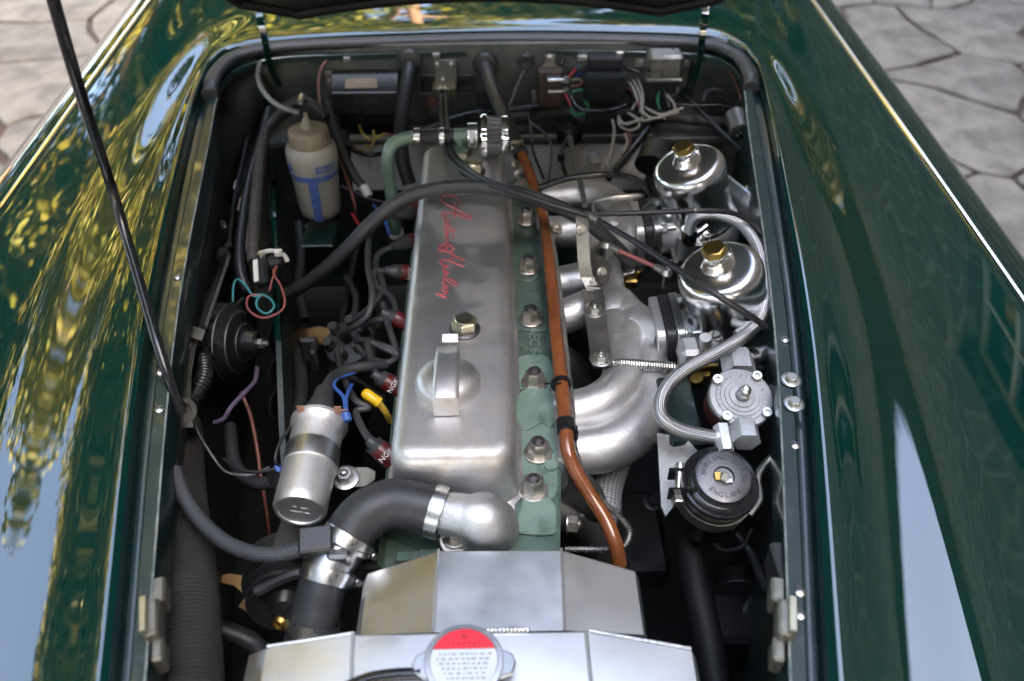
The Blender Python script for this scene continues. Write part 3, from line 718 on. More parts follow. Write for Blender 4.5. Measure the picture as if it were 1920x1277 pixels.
# exhaust pipe wrapped in woven heat tape
b = MB(); b.tube([P(1150, 850, .68), P(1130, 905, .655), P(1122, 960, .64), P(1105, 1000, .60)], .0285, 8, 24)
tag(b.build('wrapped_exhaust_pipe', 'wrap'), 'exhaust pipe wrapped in grey woven heat tape below the inlet manifold', 'exhaust pipe')
b = MB(); b.tube([P(1075, 955, .69), P(1100, 972, .685), P(1130, 990, .67)], .008, 5, 8); b.tube([P(1065, 950, .695), P(1090, 962, .70), P(1120, 960, .68)], .007, 5, 8); tag(b.build('loose_tape_end', 'wrap'), 'frayed loose end of woven heat tape beside the exhaust port', 'heat tape')

# ================================================================ INLET MANIFOLD
man = thing('inlet_manifold', 'sand cast aluminium inlet manifold between engine and carburettors', 'manifold', P(1150, 650, .66))
def runner(l, r, nm='runner', m='alu_bead', n=26):
    b = MB(); b.tube(pts(l), r, 8, n); return b.build(nm, m, man, 70)
runner([(1040, 848, .735), (1090, 845, .737), (1150, 832, .737), (1205, 785, .735), (1212, 720, .735), (1200, 660, .738), (1195, 620, .74)], [.031, .031, .0325, .035, .036, .036, .034])
runner([(1040, 775, .752), (1090, 770, .755), (1130, 755, .757), (1163, 725, .757), (1172, 680, .755), (1180, 640, .752), (1200, 615, .75)], [.029, .029, .029, .029, .030, .031, .031])
runner([(1035, 600, .742), (1070, 590, .745), (1110, 575, .748), (1150, 570, .748), (1175, 600, .748), (1205, 618, .748)], [.027, .027, .028, .030, .034, .032])
runner([(1028, 535, .742), (1060, 530, .745), (1100, 520, .75), (1130, 490, .752), (1150, 465, .752), (1185, 445, .75)], [.027, .027, .028, .030, .030, .03])
runner([(1010, 435, .742), (1050, 435, .745), (1085, 432, .748), (1130, 435, .75), (1185, 440, .75)], [.027, .027, .029, .031, .03])
runner([(1005, 375, .748), (1050, 370, .752), (1100, 368, .755), (1140, 380, .754), (1170, 410, .75), (1190, 435, .75)], [.027, .027, .028, .031, .031, .031])
runner([(1160, 655, .752), (1152, 600, .752), (1146, 545, .752), (1140, 500, .752), (1140, 455, .752)], [.03, .026, .022, .022, .024], 'balance_pipe')
def ball(px, py, z, r, sx=1, sy=1, sz=1):
    b = MB(); b.lathe([(r*math.cos(t), r*math.sin(t)) for t in [-math.pi/2+math.pi*i/16 for i in range(17)]], frame(P(px, py, z), (0, 0, 1)) @ Matrix.Diagonal((sx, sy, sz, 1)), 32, False, False); return b.build('junction', 'alu_bead', man, 80)
ball(1192, 618, .748, .039, 1, 1.1, .9); ball(1178, 436, .75, .037, 1, 1.2, .9); ball(1150, 585, .752, .034, 1.0, 1.3, .9); ball(1140, 470, .752, .032, 1, 1.4, .9)
for (x, y, x2, y2) in ((1190, 618, 1238, 630), (1175, 438, 1200, 442)):
    b = MB(); b.tube([P(x, y, .752), P((x+x2)/2, (y+y2)/2, .755), P(x2, y2, .756)], [.034, .034, .038], 4, 30); b.build('runner', 'alu_bead', man, 80)
# runner flanges against the head
for x, y in ((1048, 815), (1032, 568), (1010, 405)):
    p = P(x, y, .745); b = MB(); b.box(p, (.014, .15, .075), None, .006); b.build('head_flange', 'alu_bead', man)
b = MB(); b.bolt(P(1082, 845, .745), (1, -.25, .2), .006, .008, .0, .004); b.build('stud_nut', 'nut_steel', man)
b = MB(); b.bolt(P(1040, 430, .775), (.3, -.6, .7), .0095, .010, .013, .005); b.build('stud_nut', 'nut_steel', man)
# brass elbow and take-off for the vacuum hose
b = MB(); b.box(P(1182, 528, .735), (.022, .02, .018), None, .003); b.cyl(P(1192, 522, .735), P(1197, 506, .75), .008); tag(b.build('brass_elbow', 'brass'), 'small brass elbow fitting under the black vacuum hose end', 'fitting')

# ---- carburettors: flange stack, body, dashpot and brass cap
TA = math.radians(20); CAX = V((-math.sin(TA), -.04, math.cos(TA)))
def carb(px, py, zt, lab, flx, fly, lugs, horn):
    pc = P(px, py, zt); M = frame(pc, CAX, (0, -1, 0))
    cb = thing('carburettor', lab, 'carburettor', pc-CAX*.16, 'polished twin carburettors')
    R = .0572
    # bell-shaped suction chamber
    b = MB(); b.lathe([(.057, -.118), (.0575, -.112), (.0545, -.108), (.0535, -.085), (.054, -.062), (.0555, -.040), (R, -.026), (R, -.0185), (.0562, -.0125), (.0540, -.0072), (.0505, -.0036), (.046, -.0016), (.040, -.0005), (.030, .0), (.0225, .001), (.0205, .004), (.019, .0075), (.0172, .0105), (.016, .0125), (.0155, .0195), (.014, .021)], M, 56)
    dp = b.build('dashpot', 'alu_polish', cb, 40)
    b = MB()
    for a in (1.9,): b.box((.0205*math.cos(a), .0205*math.sin(a), .0075), (.017, .006, .013), M @ Matrix.Translation((0, 0, 0)) @ Matrix.Rotation(0, 4, 'Z'), .002)
    b.build('neck_rib', 'alu_polish', dp)
    b = MB(); b.hex(M @ Matrix.Translation((0, 0, .021)) @ Matrix.Rotation(.3, 4, 'Z'), .0168, .0105); b.build('brass_cap', 'brass', cb)
    for (lx, ly, lz) in lugs:
        q = P(lx, ly, lz); b = MB(); b.cyl(q-CAX*.016, q+CAX*.002, .0105); b.build('screw_lug', 'alu_cast', cb)
        b = MB(); b.lathe([(.0100, .002), (.0100, .0055), (.009, .007), (0, .0072)], frame(q, CAX), 20); o2 = b.build('screw', 'zinc', cb)
        b = MB(); b.box((0, 0, .0072), (.017, .0020, .001), frame(q, CAX) @ Matrix.Rotation(.8, 4, 'Z'), .0002); b.build('slot', 'stud_dark', o2)
    # throttle body casting running from the manifold flange under the chamber to the air horn
    b = MB(); L1 = M @ V((0, 0, -.135)); t2 = math.radians(7); side = V((math.cos(t2), 0, math.sin(t2))); upv = V((-math.sin(t2), 0, math.cos(t2)))
    b.lathe([(.050, -.035), (.056, -.012), (.057, .0), (.057, .014), (.054, .018)], frame(L1, CAX), 44)
    F0 = P(flx, fly, .755); ext = (L1-F0).dot(side)
    b.lathe([(.036, .022), (.035, ext*.3), (.038, ext*.6), (.046, ext*.85), (.046, ext)], frame(F0, side), 36)
    b.build('throttle_body', 'alu_cast', cb, 50)
    for (u, hh, m, nm, w2, h2) in ((-.014, .012, 'alu_bead', 'manifold_flange', .043, .047), (-.001, .014, 'gasket', 'insulator', .044, .048), (.0135, .011, 'alu_mill', 'flange_plate', .045, .049)):
        b = MB(); b.prism(rrect(w2, h2, .014, 5), hh, frame(F0+side*u, side, upv), .001); b.build(nm, m, cb)
    for sy in (-1, 1):
        for s2 in (-1, 1):
            q = F0+side*.0245+V((0, sy*.038, 0))+upv*(.033*s2); b = MB(); b.bolt(q, side, .0078, .009, .0105); b.cyl(q, q+side*.024, .0042); b.build('flange_nut', 'zinc', cb)
    # fluted throttle cover block on top of the casting
    q = F0+side*.052+upv*.040; Mq = frame(q, upv, side); b = MB()
    for k in (-1, 0, 1): b.box((0, k*.0145, 0), (.040, .0155, .020), Mq, .005)
    b.build('fluted_cover', 'alu_mill', cb)
    # air horn and its flange on the outer side
    q = P(*horn[0]); ha = (P(*horn[1])-q).normalized(); b = MB(); b.prism(rrect(.036, .052, .02, 5), .006, frame(q-ha*.004, ha, upv), .001); b.build('air_flange', 'alu_mill', cb)
    b = MB(); b.lathe([(.0255, .002), (.0255, .03), (.0265, .07), (.028, .075), (.0255, .075), (.0245, .03)], frame(q, ha), 36, False, False); b.build('air_horn', 'chrome', cb)
    # spindle, stop lever and small fixings on the front of the casting
    q = F0+side*.045+V((0, 0, -.012))
    b = MB(); b.cyl(q+V((0, -.075, 0)), q+V((0, .085, 0)), .0045); b.build('spindle', 'steel', cb)
    b = MB(); b.box(q+V((-.004, .070, .018)), (.010, .004, .05), None, .001); b.box(q+V((.010, .074, .038)), (.036, .003, .012), None, .001); b.build('lever', 'steel_dull', cb)
    b = MB(); b.bolt(q+V((-.002, .066, .040)), (0, -1, .3), .0065, .007, .009); b.build('lever_bolt', 'zinc', cb)
    b = MB(); b.cyl(q+V((.012, -.055, .0)), q+V((.012, -.055, .040)), .0125); b.box(q+V((.030, -.052, .020)), (.026, .020, .018), None, .003); b.build('jet_housing', 'alu_cast', cb)
    b = MB(); b.bolt(q+V((.046, -.050, .030)), (.1, -.2, 1), .0075, .010, .009, .004); b.build('jet_screw', 'zinc', cb)
    b = MB(); b.cyl(q+V((.07, .05, .0)), q+V((.07, .05, .055)), .014); b.hex(frame(q+V((.07, .05, .055)), (0, 0, 1)), .012, .012); b.build('union', 'fitting', cb)
    return cb
cR = carb(1288, 303, .888, 'rear polished carburettor next to the bulkhead', 1205, 440, [(1357, 382, .80), (1215, 395, .80)], ((1382, 380, .797), (1440, 362, .802)))
cF = carb(1346, 497, .888, 'front polished carburettor beside the braided fuel hose', 1243, 630, [(1343, 628, .80), (1300, 585, .80)], ((1432, 610, .775), (1480, 600, .785)))
# bracket straps on the manifold
br = thing('cable_bracket', 'bent steel strap bracket bolted upright on the inlet manifold', 'bracket', P(1110, 560, .78))
def strap(l, wpx, m, nm, par, th=.0022, side=V((1, 0, 0))):
    p = pts(l); rr_ = []
    for i, q in enumerate(p):
        tg = (p[min(i+1, len(p)-1)]-p[max(i-1, 0)]).normalized(); wd = wpx/scl(q)/2; nn = tg.cross(side).normalized()
        rr_.append([q-side*wd-nn*th/2, q+side*wd-nn*th/2, q+side*wd+nn*th/2, q-side*wd+nn*th/2])
    b = MB(); b.loft(rr_); return b.build(nm, m, par, 30)
strap([(1108, 398, .885), (1097, 399, .885), (1091, 404, .880), (1092, 440, .858), (1095, 490, .825), (1100, 520, .80), (1112, 545, .787)], 23, 'steel_dull', 'upright', br)
strap([(1110, 543, .787), (1114, 560, .786), (1118, 600, .786), (1124, 650, .786), (1130, 686, .786), (1131, 690, .775)], 39, 'steel_dull', 'foot_strap', br)
blob([(1100, 542), (1103, 502), (1118, 488), (1140, 490), (1148, 505), (1140, 530), (1125, 544)], .003, .79, 'steel_dull', 'gusset', br, 1)
for x, y, rw in ((1114, 582, .0155), (1126, 672, .0155), (1112, 532, .012)):
    b = MB(); b.bolt(P(x, y, .788), (0, -.1, 1), .0098, .009, rw, .004); b.build('bolt', 'zinc', br)
for x, y, z in ((1128, 510, .795), (1090, 430, .867)):
    b = MB(); b.bolt(P(x, y, z), (.2, -.75, .6), .0055, .006, .0075); b.build('bolt', 'nut_steel', br)
b = MB(); b.helix(P(1148, 680, .782), P(1280, 690, .775), .0066, 28, .0011, 5, 10, .003)
b.tube([P(1122, 676, .785), P(1140, 679, .783), P(1150, 680, .782)], .0012, 4, 6); b.tube([P(1278, 690, .775), P(1300, 697, .77)], .0012, 2, 6)
tag(b.build('return_spring', 'steel'), 'steel coil throttle return spring stretched from manifold bracket to carburettor', 'spring')
# throttle linkage rod with ball joints
lk = thing('throttle_link', 'short reddish throttle link rod with ball joint ends', 'linkage', P(1190, 480, .80))
b = MB(); b.cyl(P(1160, 470, .815), P(1232, 502, .805), .0032); b.build('rod', 'wire_pink', lk)
for (x, y, x2, y2) in ((1138, 460, 1164, 472), (1250, 512, 1228, 500)):
    b = MB(); q = P(x, y, .812); b.lathe([(0, -.009), (.006, -.0075), (.009, 0), (.006, .0075), (0, .009)], frame(q, (0, 0, 1)), 16); b.cyl(q, P(x2, y2, .812), .0062, .005); b.cyl(q, q+V((0, .004, -.03)), .004); b.build('ball_joint', 'steel', lk)
b = MB(); b.tube([P(1136, 455, .80), P(1122, 472, .79), P(1118, 490, .79)], .007, 4, 10); b.build('lever', 'steel_dull', lk)
# upper link with turnbuckle at the rear
lk = thing('upper_link', 'small threaded turnbuckle link above the rear manifold runner', 'linkage', P(1160, 375, .80))
b = MB(); b.tube([P(1112, 400, .79), P(1112, 380, .80), P(1120, 376, .80), P(1145, 370, .80)], .0022, 3, 8); b.build('rod', 'zinc', lk)
b = MB(); b.lathe([(.003, 0), (.0052, .006), (.006, .03), (.0052, .052), (.003, .058)], frame(P(1142, 371, .80), P(1215, 367, .80)-P(1142, 371, .80)), 14); b.build('turnbuckle', 'nut_steel', lk)

# ================================================================ HOSES, PIPES AND CABLES
def hose(name, label, cat, m, l, r, sub=8, n=14, ribs=None, group=None):
    b = MB(); b.tube(pts(l), r, sub, n, True, ribs); return tag(b.build(name, m, None, 60), label, cat, group)
def clamp(p, axis, r, m='zinc', par=None, wdt=.011, sa=0, screw=True, nm='hose_clamp'):
    M = frame(p, axis, (0, 0, 1)) @ Matrix.Rotation(sa, 4, 'Z'); b = MB()
    b.lathe([(r, -wdt/2), (r+.0011, -wdt/2), (r+.0014, 0), (r+.0011, wdt/2), (r, wdt/2)], M, 36, False, False)
    o = b.build(nm, m, par)
    if screw:
        b = MB(); b.box((r+.004, 0, 0), (.007, .014, wdt*.8), M, .0015); b.cyl(M @ V((r+.0045, .006, 0)), M @ V((r+.0045, .015, 0)), .0042); b.build('clamp_screw', m, o)
        b = MB()
        for k in range(9): a = .35+k*.075; b.box((r+.0015, 0, 0), (.0008, .0012, wdt*.55), M @ Matrix.Rotation(a, 4, 'Z'), .0002)
        b.build('band_slots', 'stud_dark', o)
    return o
h = hose('vacuum_hose', 'thick black rubber hose arching across the rocker cover', 'hose', 'rubber', [(540, 552, .70), (590, 520, .745), (650, 466, .80), (700, 415, .84), (760, 371, .868), (830, 352, .882), (900, 350, .886), (970, 362, .882), (1040, 385, .868), (1090, 410, .848), (1130, 440, .82), (1162, 470, .79), (1190, 500, .765)], .0108, 8, 18)
clamp(P(1186, 497, .768), P(1192, 503, .76)-P(1180, 490, .776), .0112, 'zinc', h, .010, 2.2)
# breather: green pipe, rubber joiner, green tee, clamp, little cone filter
bp = thing('breather_pipe', 'pale green crankcase breather pipe bending toward the rocker cover', 'pipe', P(735, 430, .68))
b = MB(); b.tube(pts([(742, 440, .69), (738, 400, .745), (731, 340, .81), (727, 300, .853), (735, 272, .877), (760, 260, .884), (786, 257, .884)]), .0105, 8, 18); b.build('pipe', 'pipe_green', bp)
b = MB(); b.cyl(P(742, 446, .675), P(742, 436, .70), .015); b.build('pipe_foot', 'rubber_grey', bp)
jh = thing('breather_hose', 'short black ribbed rubber joiner hose with two clamps', 'hose', P(815, 257, .86))
b = MB(); b.tube([P(776, 257, .884), P(852, 255, .884)], .0125, 8, 20, True, (.0035, .0004)); b.build('tube', 'rubber', jh)
ax_ = V((1, 0, 0))
clamp(P(782, 257, .884), ax_, .0132, 'zinc', jh, .010, -2.4); clamp(P(829, 256, .884), ax_, .0132, 'zinc', jh, .008, -2.4)
te = thing('breather_tee', 'pale green tee fitting standing on the rocker cover', 'fitting', P(866, 312, .851))
b = MB(); b.cyl(P(848, 255, .884), P(876, 254, .884), .0115); q = P(863, 256, .884); b.cyl(V((q.x, q.y, .853)), q, .0098); b.lathe([(.017, 0), (.018, .003), (.013, .006)], frame((q.x, q.y, .862), (0, 0, 1)), 24); b.build('body', 'pipe_green', te)
b = MB(); b.hex(frame((q.x, q.y, .851), (0, 0, 1)), .019, .012); b.build('hex_base', 'brass_pale', te)
bf = thing('breather_filter', 'small pleated cone breather filter with chrome end rings', 'filter', P(912, 290, .85))
fa = P(878, 254, .884); b = MB(); b.cyl(fa, P(906, 254, .884), .012); b.build('neck', 'rubber', bf)
clamp(P(886, 254, .884), ax_, .019, 'zinc', bf, .016, 1.0)
b = MB(); b.lathe([(.0125, -.005), (.0185, -.004), (.0185, .004), (.0125, .005)], frame(P(887, 254, .884), ax_), 30); b.build('collar', 'rubber_grey', bf)
q0 = P(902, 254, .884); M = frame(q0, ax_, (0, 0, 1)); L_ = .041; NP = 22
def gear(r0, r1, z): return [((r0 if k % 2 else r1)*math.cos(math.pi*k/NP), (r0 if k % 2 else r1)*math.sin(math.pi*k/NP), z) for k in range(2*NP)]
b = MB(); b.loft([gear(.027, .0325, .006), gear(.024, .0295, L_-.004)], M); b.build('pleated_element', 'foam_mesh', bf, 20)
b = MB(); b.lathe([(.012, 0), (.033, 0), (.0345, .002), (.0345, .009), (.033, .0105)], M, 40, False, False); b.build('end_ring', 'chrome', bf)
b = MB(); b.lathe([(.0305, L_-.007), (.0315, L_-.005), (.0315, L_+.002), (.030, L_+.004), (0, L_+.004)], M, 40, False, False); b.build('end_ring', 'chrome', bf)
# orange painted heater pipe along the head with clips
op = thing('heater_pipe', 'orange brown painted heater pipe running along the cylinder head', 'pipe', P(1050, 700, .78))
opl = [(975, 283, .835), (990, 318, .818), (1010, 372, .806), (1024, 440, .805), (1033, 520, .805), (1042, 620, .805), (1052, 710, .803), (1060, 790, .798), (1064, 840, .79), (1078, 880, .775), (1108, 930, .755), (1136, 975, .74), (1154, 1020, .725), (1162, 1058, .70)]
b = MB(); b.tube(pts(opl), .0088, 8, 18); b.build('pipe', 'orange', op)
b = MB(); b.lathe([(.0092, -.009), (.0118, -.008), (.0118, .008), (.0092, .009)], frame(P(1061, 800, .797), P(1063, 830, .793)-P(1058, 770, .80)), 28); b.box(P(1074, 812, .785), (.012, .016, .016), None, .002); b.build('pipe_clip', 'gloss_black', op)
hh = hose('heater_hose', 'black heater hose from bulkhead down to orange heater pipe', 'hose', 'rubber_grey', [(910, 118, .862), (914, 140, .855), (926, 175, .848), (945, 220, .845), (960, 255, .84), (978, 290, .832)], .0135, 8, 18)
clamp(P(972, 282, .834), P(978, 292, .832)-P(965, 268, .838), .0138, 'brass_pale', hh, .008, 0)
hose('heater_return_hose', 'black heater hose dropping from bulkhead behind the green breather pipe', 'hose', 'rubber', [(768, 112, .865), (767, 135, .855), (758, 190, .82), (752, 240, .79), (755, 300, .75), (768, 345, .71)], .0135, 8, 18)
for x, y in ((768, 114), (910, 120)):
    b = MB(); q = P(x, y, y=1.622); b.lathe([(.013, .012), (.022, .010), (.025, .004), (.025, 0)], frame(q, (0, -1, 0)), 28); b.build('grommet', 'rubber_grey', car)
# fine spiral conduit beside the orange pipe
sp_l = [(1032, 425, .80), (1046, 520, .795), (1055, 600, .795), (1064, 690, .795), (1072, 760, .79), (1076, 830, .775), (1090, 880, .765), (1120, 930, .75), (1158, 965, .735), (1180, 995, .72), (1172, 1022, .71), (1150, 1030, .70), (1060, 1030, .69)]
b = MB(); b.tube(pts(sp_l), .0037, 14, 8, True, (.0032, .0005)); tag(b.build('spiral_conduit', 'steel_dull', None, 20), 'thin spiral steel conduit following the orange heater pipe', 'conduit')
tie = MB(); tie.lathe([(.0100, -.002), (.0135, -.002), (.0135, .002), (.0100, .002)], frame(P(1052, 720, .803), (.05, -1, 0)), 24); tie.box(P(1036, 719, .812), (.022, .003, .002)); tag(tie.build('cable_tie', 'gloss_black'), 'black cable tie around the orange heater pipe', 'cable tie')
# control cables from the bulkhead bracket
hose('choke_cable', 'grey choke cable ending near the rear carburettor on the right', 'cable', 'wire_black', [(826, 178, .845), (829, 230, .862), (836, 280, .872), (862, 316, .878), (900, 338, .89), (960, 360, .90), (1030, 382, .896), (1095, 399, .888), (1150, 401, .885), (1230, 398, .886), (1300, 395, .893), (1350, 396, .89), (1385, 403, .88), (1412, 420, .865), (1432, 445, .85)], .0038, 8, 10)
hose('throttle_cable', 'black throttle cable running diagonally past the front carburettor', 'cable', 'wire_black', [(836, 178, .845), (839, 230, .862), (846, 278, .872), (870, 310, .88), (905, 334, .892), (965, 358, .902), (1035, 384, .896), (1098, 403, .889), (1130, 418, .888), (1200, 459, .895), (1270, 505, .905), (1340, 550, .905), (1400, 588, .885), (1436, 612, .86)], .0042, 8, 10)
b = MB(); b.cyl(P(1106, 404, .888), P(1122, 413, .888), .006); b.cyl(P(1300, 395, .893), P(1340, 395.5, .891), .0041); tag(b.build('cable_ferrule', 'steel_dull'), 'steel ferrule where the cables pass through the strap bracket', 'ferrule')
hose('fuel_pipe', 'thin black pipe curving over the rear manifold runner', 'pipe', 'gloss_black', [(1010, 352, .82), (1060, 336, .835), (1120, 328, .84), (1170, 330, .835), (1205, 345, .82), (1225, 380, .79)], .0052, 8, 10)
bh_ = thing('braided_fuel_hose', 'braided stainless fuel hose looping past the front carburettor to the regulator', 'hose', P(1400, 560, .80))
b = MB(); b.tube(pts([(1292, 436, .815), (1298, 415, .835), (1318, 404, .848), (1352, 405, .853), (1392, 424, .853), (1420, 462, .85), (1434, 515, .845), (1436, 560, .84), (1424, 600, .838), (1390, 634, .838), (1340, 663, .838), (1290, 690, .835), (1255, 720, .83), (1238, 755, .825), (1243, 785, .82), (1275, 806, .815), (1320, 817, .812), (1352, 822, .81)]), .0086, 10, 20); b.build('hose', 'braid', bh_)
b = MB(); b.cyl(P(1292, 428, .82), P(1292, 448, .80), .0125); b.hex(frame(P(1292, 456, .79), (0, 0, 1)), .0115, .016); b.cyl(P(1300, 444, .806), P(1326, 424, .815), .005); b.build('banjo_end', 'chrome', bh_)
b = MB(); b.cyl(P(1340, 820, .81), P(1362, 822, .81), .0105); b.hex(frame(P(1352, 800, .815), (0, -1, -.2)), .010, .034); b.build('regulator_end', 'fitting', bh_)
hose('rear_fuel_hose', 'thinner braided hose tucked behind the front dashpot', 'hose', 'braid', [(1412, 470, .84), (1425, 520, .832), (1424, 565, .828), (1405, 605, .825), (1380, 628, .82)], .006, 8, 14)
# ---- fuel pressure regulator
rg = thing('fuel_regulator', 'round grey fuel pressure regulator with white inlet fittings', 'regulator', P(1390, 760, .79))
RA = V((.02, -.36, 1)).normalized(); q = P(1388, 748, .822); M = frame(q, RA, (1, 0, 0))
b = MB(); b.lathe([(.036, -.034), (.038, -.03), (.038, -.006), (.036, -.004)], M, 44); b.build('body', 'anod_red', rg)
b = MB(); b.lathe([(.0385, -.005), (.0395, -.003), (.0395, .003), (.0375, .005), (.031, .0053), (.0305, .0063), (.026, .0063), (.0255, .0073), (.021, .0073), (.0205, .0083), (.0155, .0083), (.015, .0098), (.0085, .010), (.008, .0125), (0, .0125)], M, 48); lid = b.build('lid', 'reg_grey', rg, 25)
mt = MB()
for k, t in enumerate('PRESSURE REGULATOR'):
    a = math.radians(200-k*13); text_mb(t, .0052, M @ Matrix.Translation((.0283*math.cos(a), .0283*math.sin(a), .0064)) @ Matrix.Rotation(a-math.pi/2, 4, 'Z'), .0002, mb=mt)
mt.build('lid_lettering', 'plate_grey', lid)
for k in range(4):
    a = math.radians(50+k*90); c = M @ V((.0345*math.cos(a), .0345*math.sin(a), .004)); b = MB(); b.lathe([(.0062, -.002), (.0062, .0065), (.0056, .0072), (.0032, .0072), (.003, .004), (0, .004)], frame(c, RA), 20); b.build('cap_screw', 'zinc', rg)
b = MB(); b.hex(M @ Matrix.Translation((0, 0, .0125)), .0085, .006); b.lathe([(.006, .018), (.0068, .022), (.0062, .027), (.003, .0305), (0, .031)], M, 20); b.cyl(M @ V((0, 0, .006)), M @ V((0, 0, .014)), .0055); b.build('adjuster', 'zinc', rg)
for (x, y) in ((1380, 692), (1392, 815)):
    b = MB(); c = P(x, y, .805); b.hex(frame(c+V((0, -.018, .006)), (.05, 1, .12), (1, 0, 0)), .0215 if y < 700 else .0165, .034 if y < 700 else .028); b.build('port_fitting', 'fitting', rg)
b = MB(); b.box(P(1450, 752, .80), (.05, .06, .006), None, .002); b.build('mount_plate', 'hinge', rg)
for y in (740, 768): b = MB(); b.bolt(P(1460, y, .805), (0, 0, 1), .007, .005, .011); b.build('plate_bolt', 'nut_steel', rg)
# small linkage and pipework to the right of the regulator
b = MB(); b.tube(pts([(1360, 690, .80), (1395, 682, .80), (1430, 662, .80), (1462, 655, .80)]), .0058, 4, 12); b.cyl(P(1418, 667, .805), P(1440, 660, .805), .011); b.cyl(P(1400, 672, .803), P(1408, 670, .803), .0085); tag(b.build('throttle_shaft', 'steel'), 'steel throttle shaft with couplings above the fuel regulator', 'shaft')
b = MB(); b.cyl(P(1425, 702, .77), P(1462, 676, .77), .013); b.tube(pts([(1420, 690, .79), (1445, 688, .785), (1465, 690, .78)]), .006, 4, 10); tag(b.build('damper_tube', 'rubber_grey'), 'dark stub of tube under the throttle shaft by the right flange', 'tube')
b = MB(); b.box(P(1310, 690, .78), (.05, .006, .012), frame((0, 0, 0), (0, 0, 1)), .001); b.cyl(P(1306, 708, .775), P(1308, 722, .76), .009); b.cyl(P(1325, 700, .78), P(1330, 712, .77), .005); tag(b.build('jet_lever', 'brass'), 'brass jet lever end below the front carburettor', 'lever')
b = MB(); b.box(P(1292, 660, .80), (.028, .036, .03), None, .006); b.cyl(P(1322, 650, .81), P(1323, 632, .83), .008); b.cyl(P(1286, 666, .795), P(1284, 688, .775), .010); tag(b.build('float_lid', 'alu_cast'), 'small cast lug block beside the front carburettor flange', 'casting')
# plate and reservoir lower right
b = MB(); pl_ = pts([(1232, 812, .77), (1285, 820, .775), (1312, 850, .775), (1290, 905, .755), (1262, 950, .735), (1248, 968, .728), (1240, 950, .735), (1236, 880, .755)]); b.loft([pl_, [p+V((0, .001, -.004)) for p in pl_]]); gp = b.build('gusset_plate', 'steel_dull')
tag(gp, 'pointed grey steel gusset plate left of the round black reservoir', 'bracket')
b = MB(); p = P(1272, 790, .75); b.box(p, (.045, .12, .05), Matrix.Identity(4), .004); tag(b.build('engine_mount', 'paint_worn'), 'dark green engine mount bracket under the braided hose', 'bracket')
rv = thing('fluid_reservoir', 'round black fluid reservoir with worn embossed screw cap', 'reservoir', P(1350, 960, .70))
RA2 = V((.03, -.30, 1)).normalized(); q = P(1352, 902, .80); M = frame(q, RA2, (1, 0, 0)) @ Matrix.Diagonal((.93, .93, 1, 1))
b = MB(); b.lathe([(.043, -.095), (.045, -.09), (.045, -.012), (.0465, -.010), (.0475, -.006), (.0465, -.002), (.044, -.001), (.040, -.003), (.035, .0)], M, 52); b.build('can', 'can_black', rv)
b = MB(); b.lathe([(.0345, -.002), (.0345, .010), (.033, .013), (.030, .0138), (.013, .0138), (.012, .0105), (0, .010)], M, 48)
cp_ = b.build('screw_cap', 'cap_black', rv)
mt = MB()
for s, a0, st in (('BURLINGTON LTD', 168, 14), ('ENGLAND', 222, -15.5)):
    for k, t in enumerate(s):
        if st > 0: a = math.radians(a0-k*st); rot = a-math.pi/2
        else: a = math.radians(a0-k*st); rot = a+math.pi/2
        text_mb(t, .0092, M @ Matrix.Translation((.0245*math.cos(a), .0245*math.sin(a), .0138)) @ Matrix.Rotation(rot, 4, 'Z'), .0007, mb=mt)
mt.build('cap_lettering', 'conduit', cp_)
b = MB(); b.cyl(M @ V((0, 0, .010)), M @ V((.001, -.002, .0165)), .005); b.box((.005, -.006, .012), (.010, .006, .005), M, .001); b.build('vent', 'zinc', cp_)
b = MB(); b.box((-.007, .001, .0115), (.009, .012, .003), M, .001); b.build('float_contact', 'brass', cp_)
b = MB(); b.lathe([(.0455, -.045), (.0475, -.045), (.0475, -.025), (.0455, -.025)], M, 48, False, False); b.tube([P(1405, 965, .765), P(1424, 935, .775), P(1420, 895, .785), P(1440, 865, .79), P(1466, 845, .80)], .0045, 6, 8); b.build('clamp_band', 'hinge', rv)
b = MB(); b.cyl(P(1275, 868, .80), P(1270, 938, .785), .0042); b.cyl(P(1275, 872, .80), P(1274, 882, .798), .0065); b.hex(frame(P(1270, 934, .787), (0, -1, 0)), .0075, .009); b.build('clamp_screw', 'zinc', rv)
for y in (888, 925): b = MB(); b.box(P(1279, y, .794), (.032, .003, .020), None, .001); b.build('clamp_ear', 'gloss_black', rv)
# lower right: dark column, wiper/steering parts deep in the bay
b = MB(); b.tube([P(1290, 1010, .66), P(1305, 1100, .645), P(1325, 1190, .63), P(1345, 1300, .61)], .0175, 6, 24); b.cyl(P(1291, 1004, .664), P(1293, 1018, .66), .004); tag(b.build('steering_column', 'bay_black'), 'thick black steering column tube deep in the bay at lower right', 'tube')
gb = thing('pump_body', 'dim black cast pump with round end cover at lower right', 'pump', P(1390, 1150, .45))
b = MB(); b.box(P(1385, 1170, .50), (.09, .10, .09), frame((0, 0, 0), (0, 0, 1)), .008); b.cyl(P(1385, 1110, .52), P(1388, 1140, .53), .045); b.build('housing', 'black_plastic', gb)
b = MB(); b.lathe([(.033, 0), (.035, .004), (.033, .010), (.028, .011), (.027, .007), (0, .009)], frame(P(1432, 1160, .53), (.1, -.5, 1)), 36); b.build('end_cover', 'black_plastic', gb)
hose('lower_wiring', 'black wires and pipe stub deep beside the right flange', 'wire', 'rubber_grey', [(1380, 1000, .66), (1410, 1040, .65), (1430, 1090, .66), (1445, 1110, .67)], .006, 6, 10)
b = MB(); b.box(P(1462, 1075, .81), (.016, .05, .04), None, .003); tag(b.build('relay_block', 'black_plastic'), 'small dark block on the right flange above the hinge', 'block')

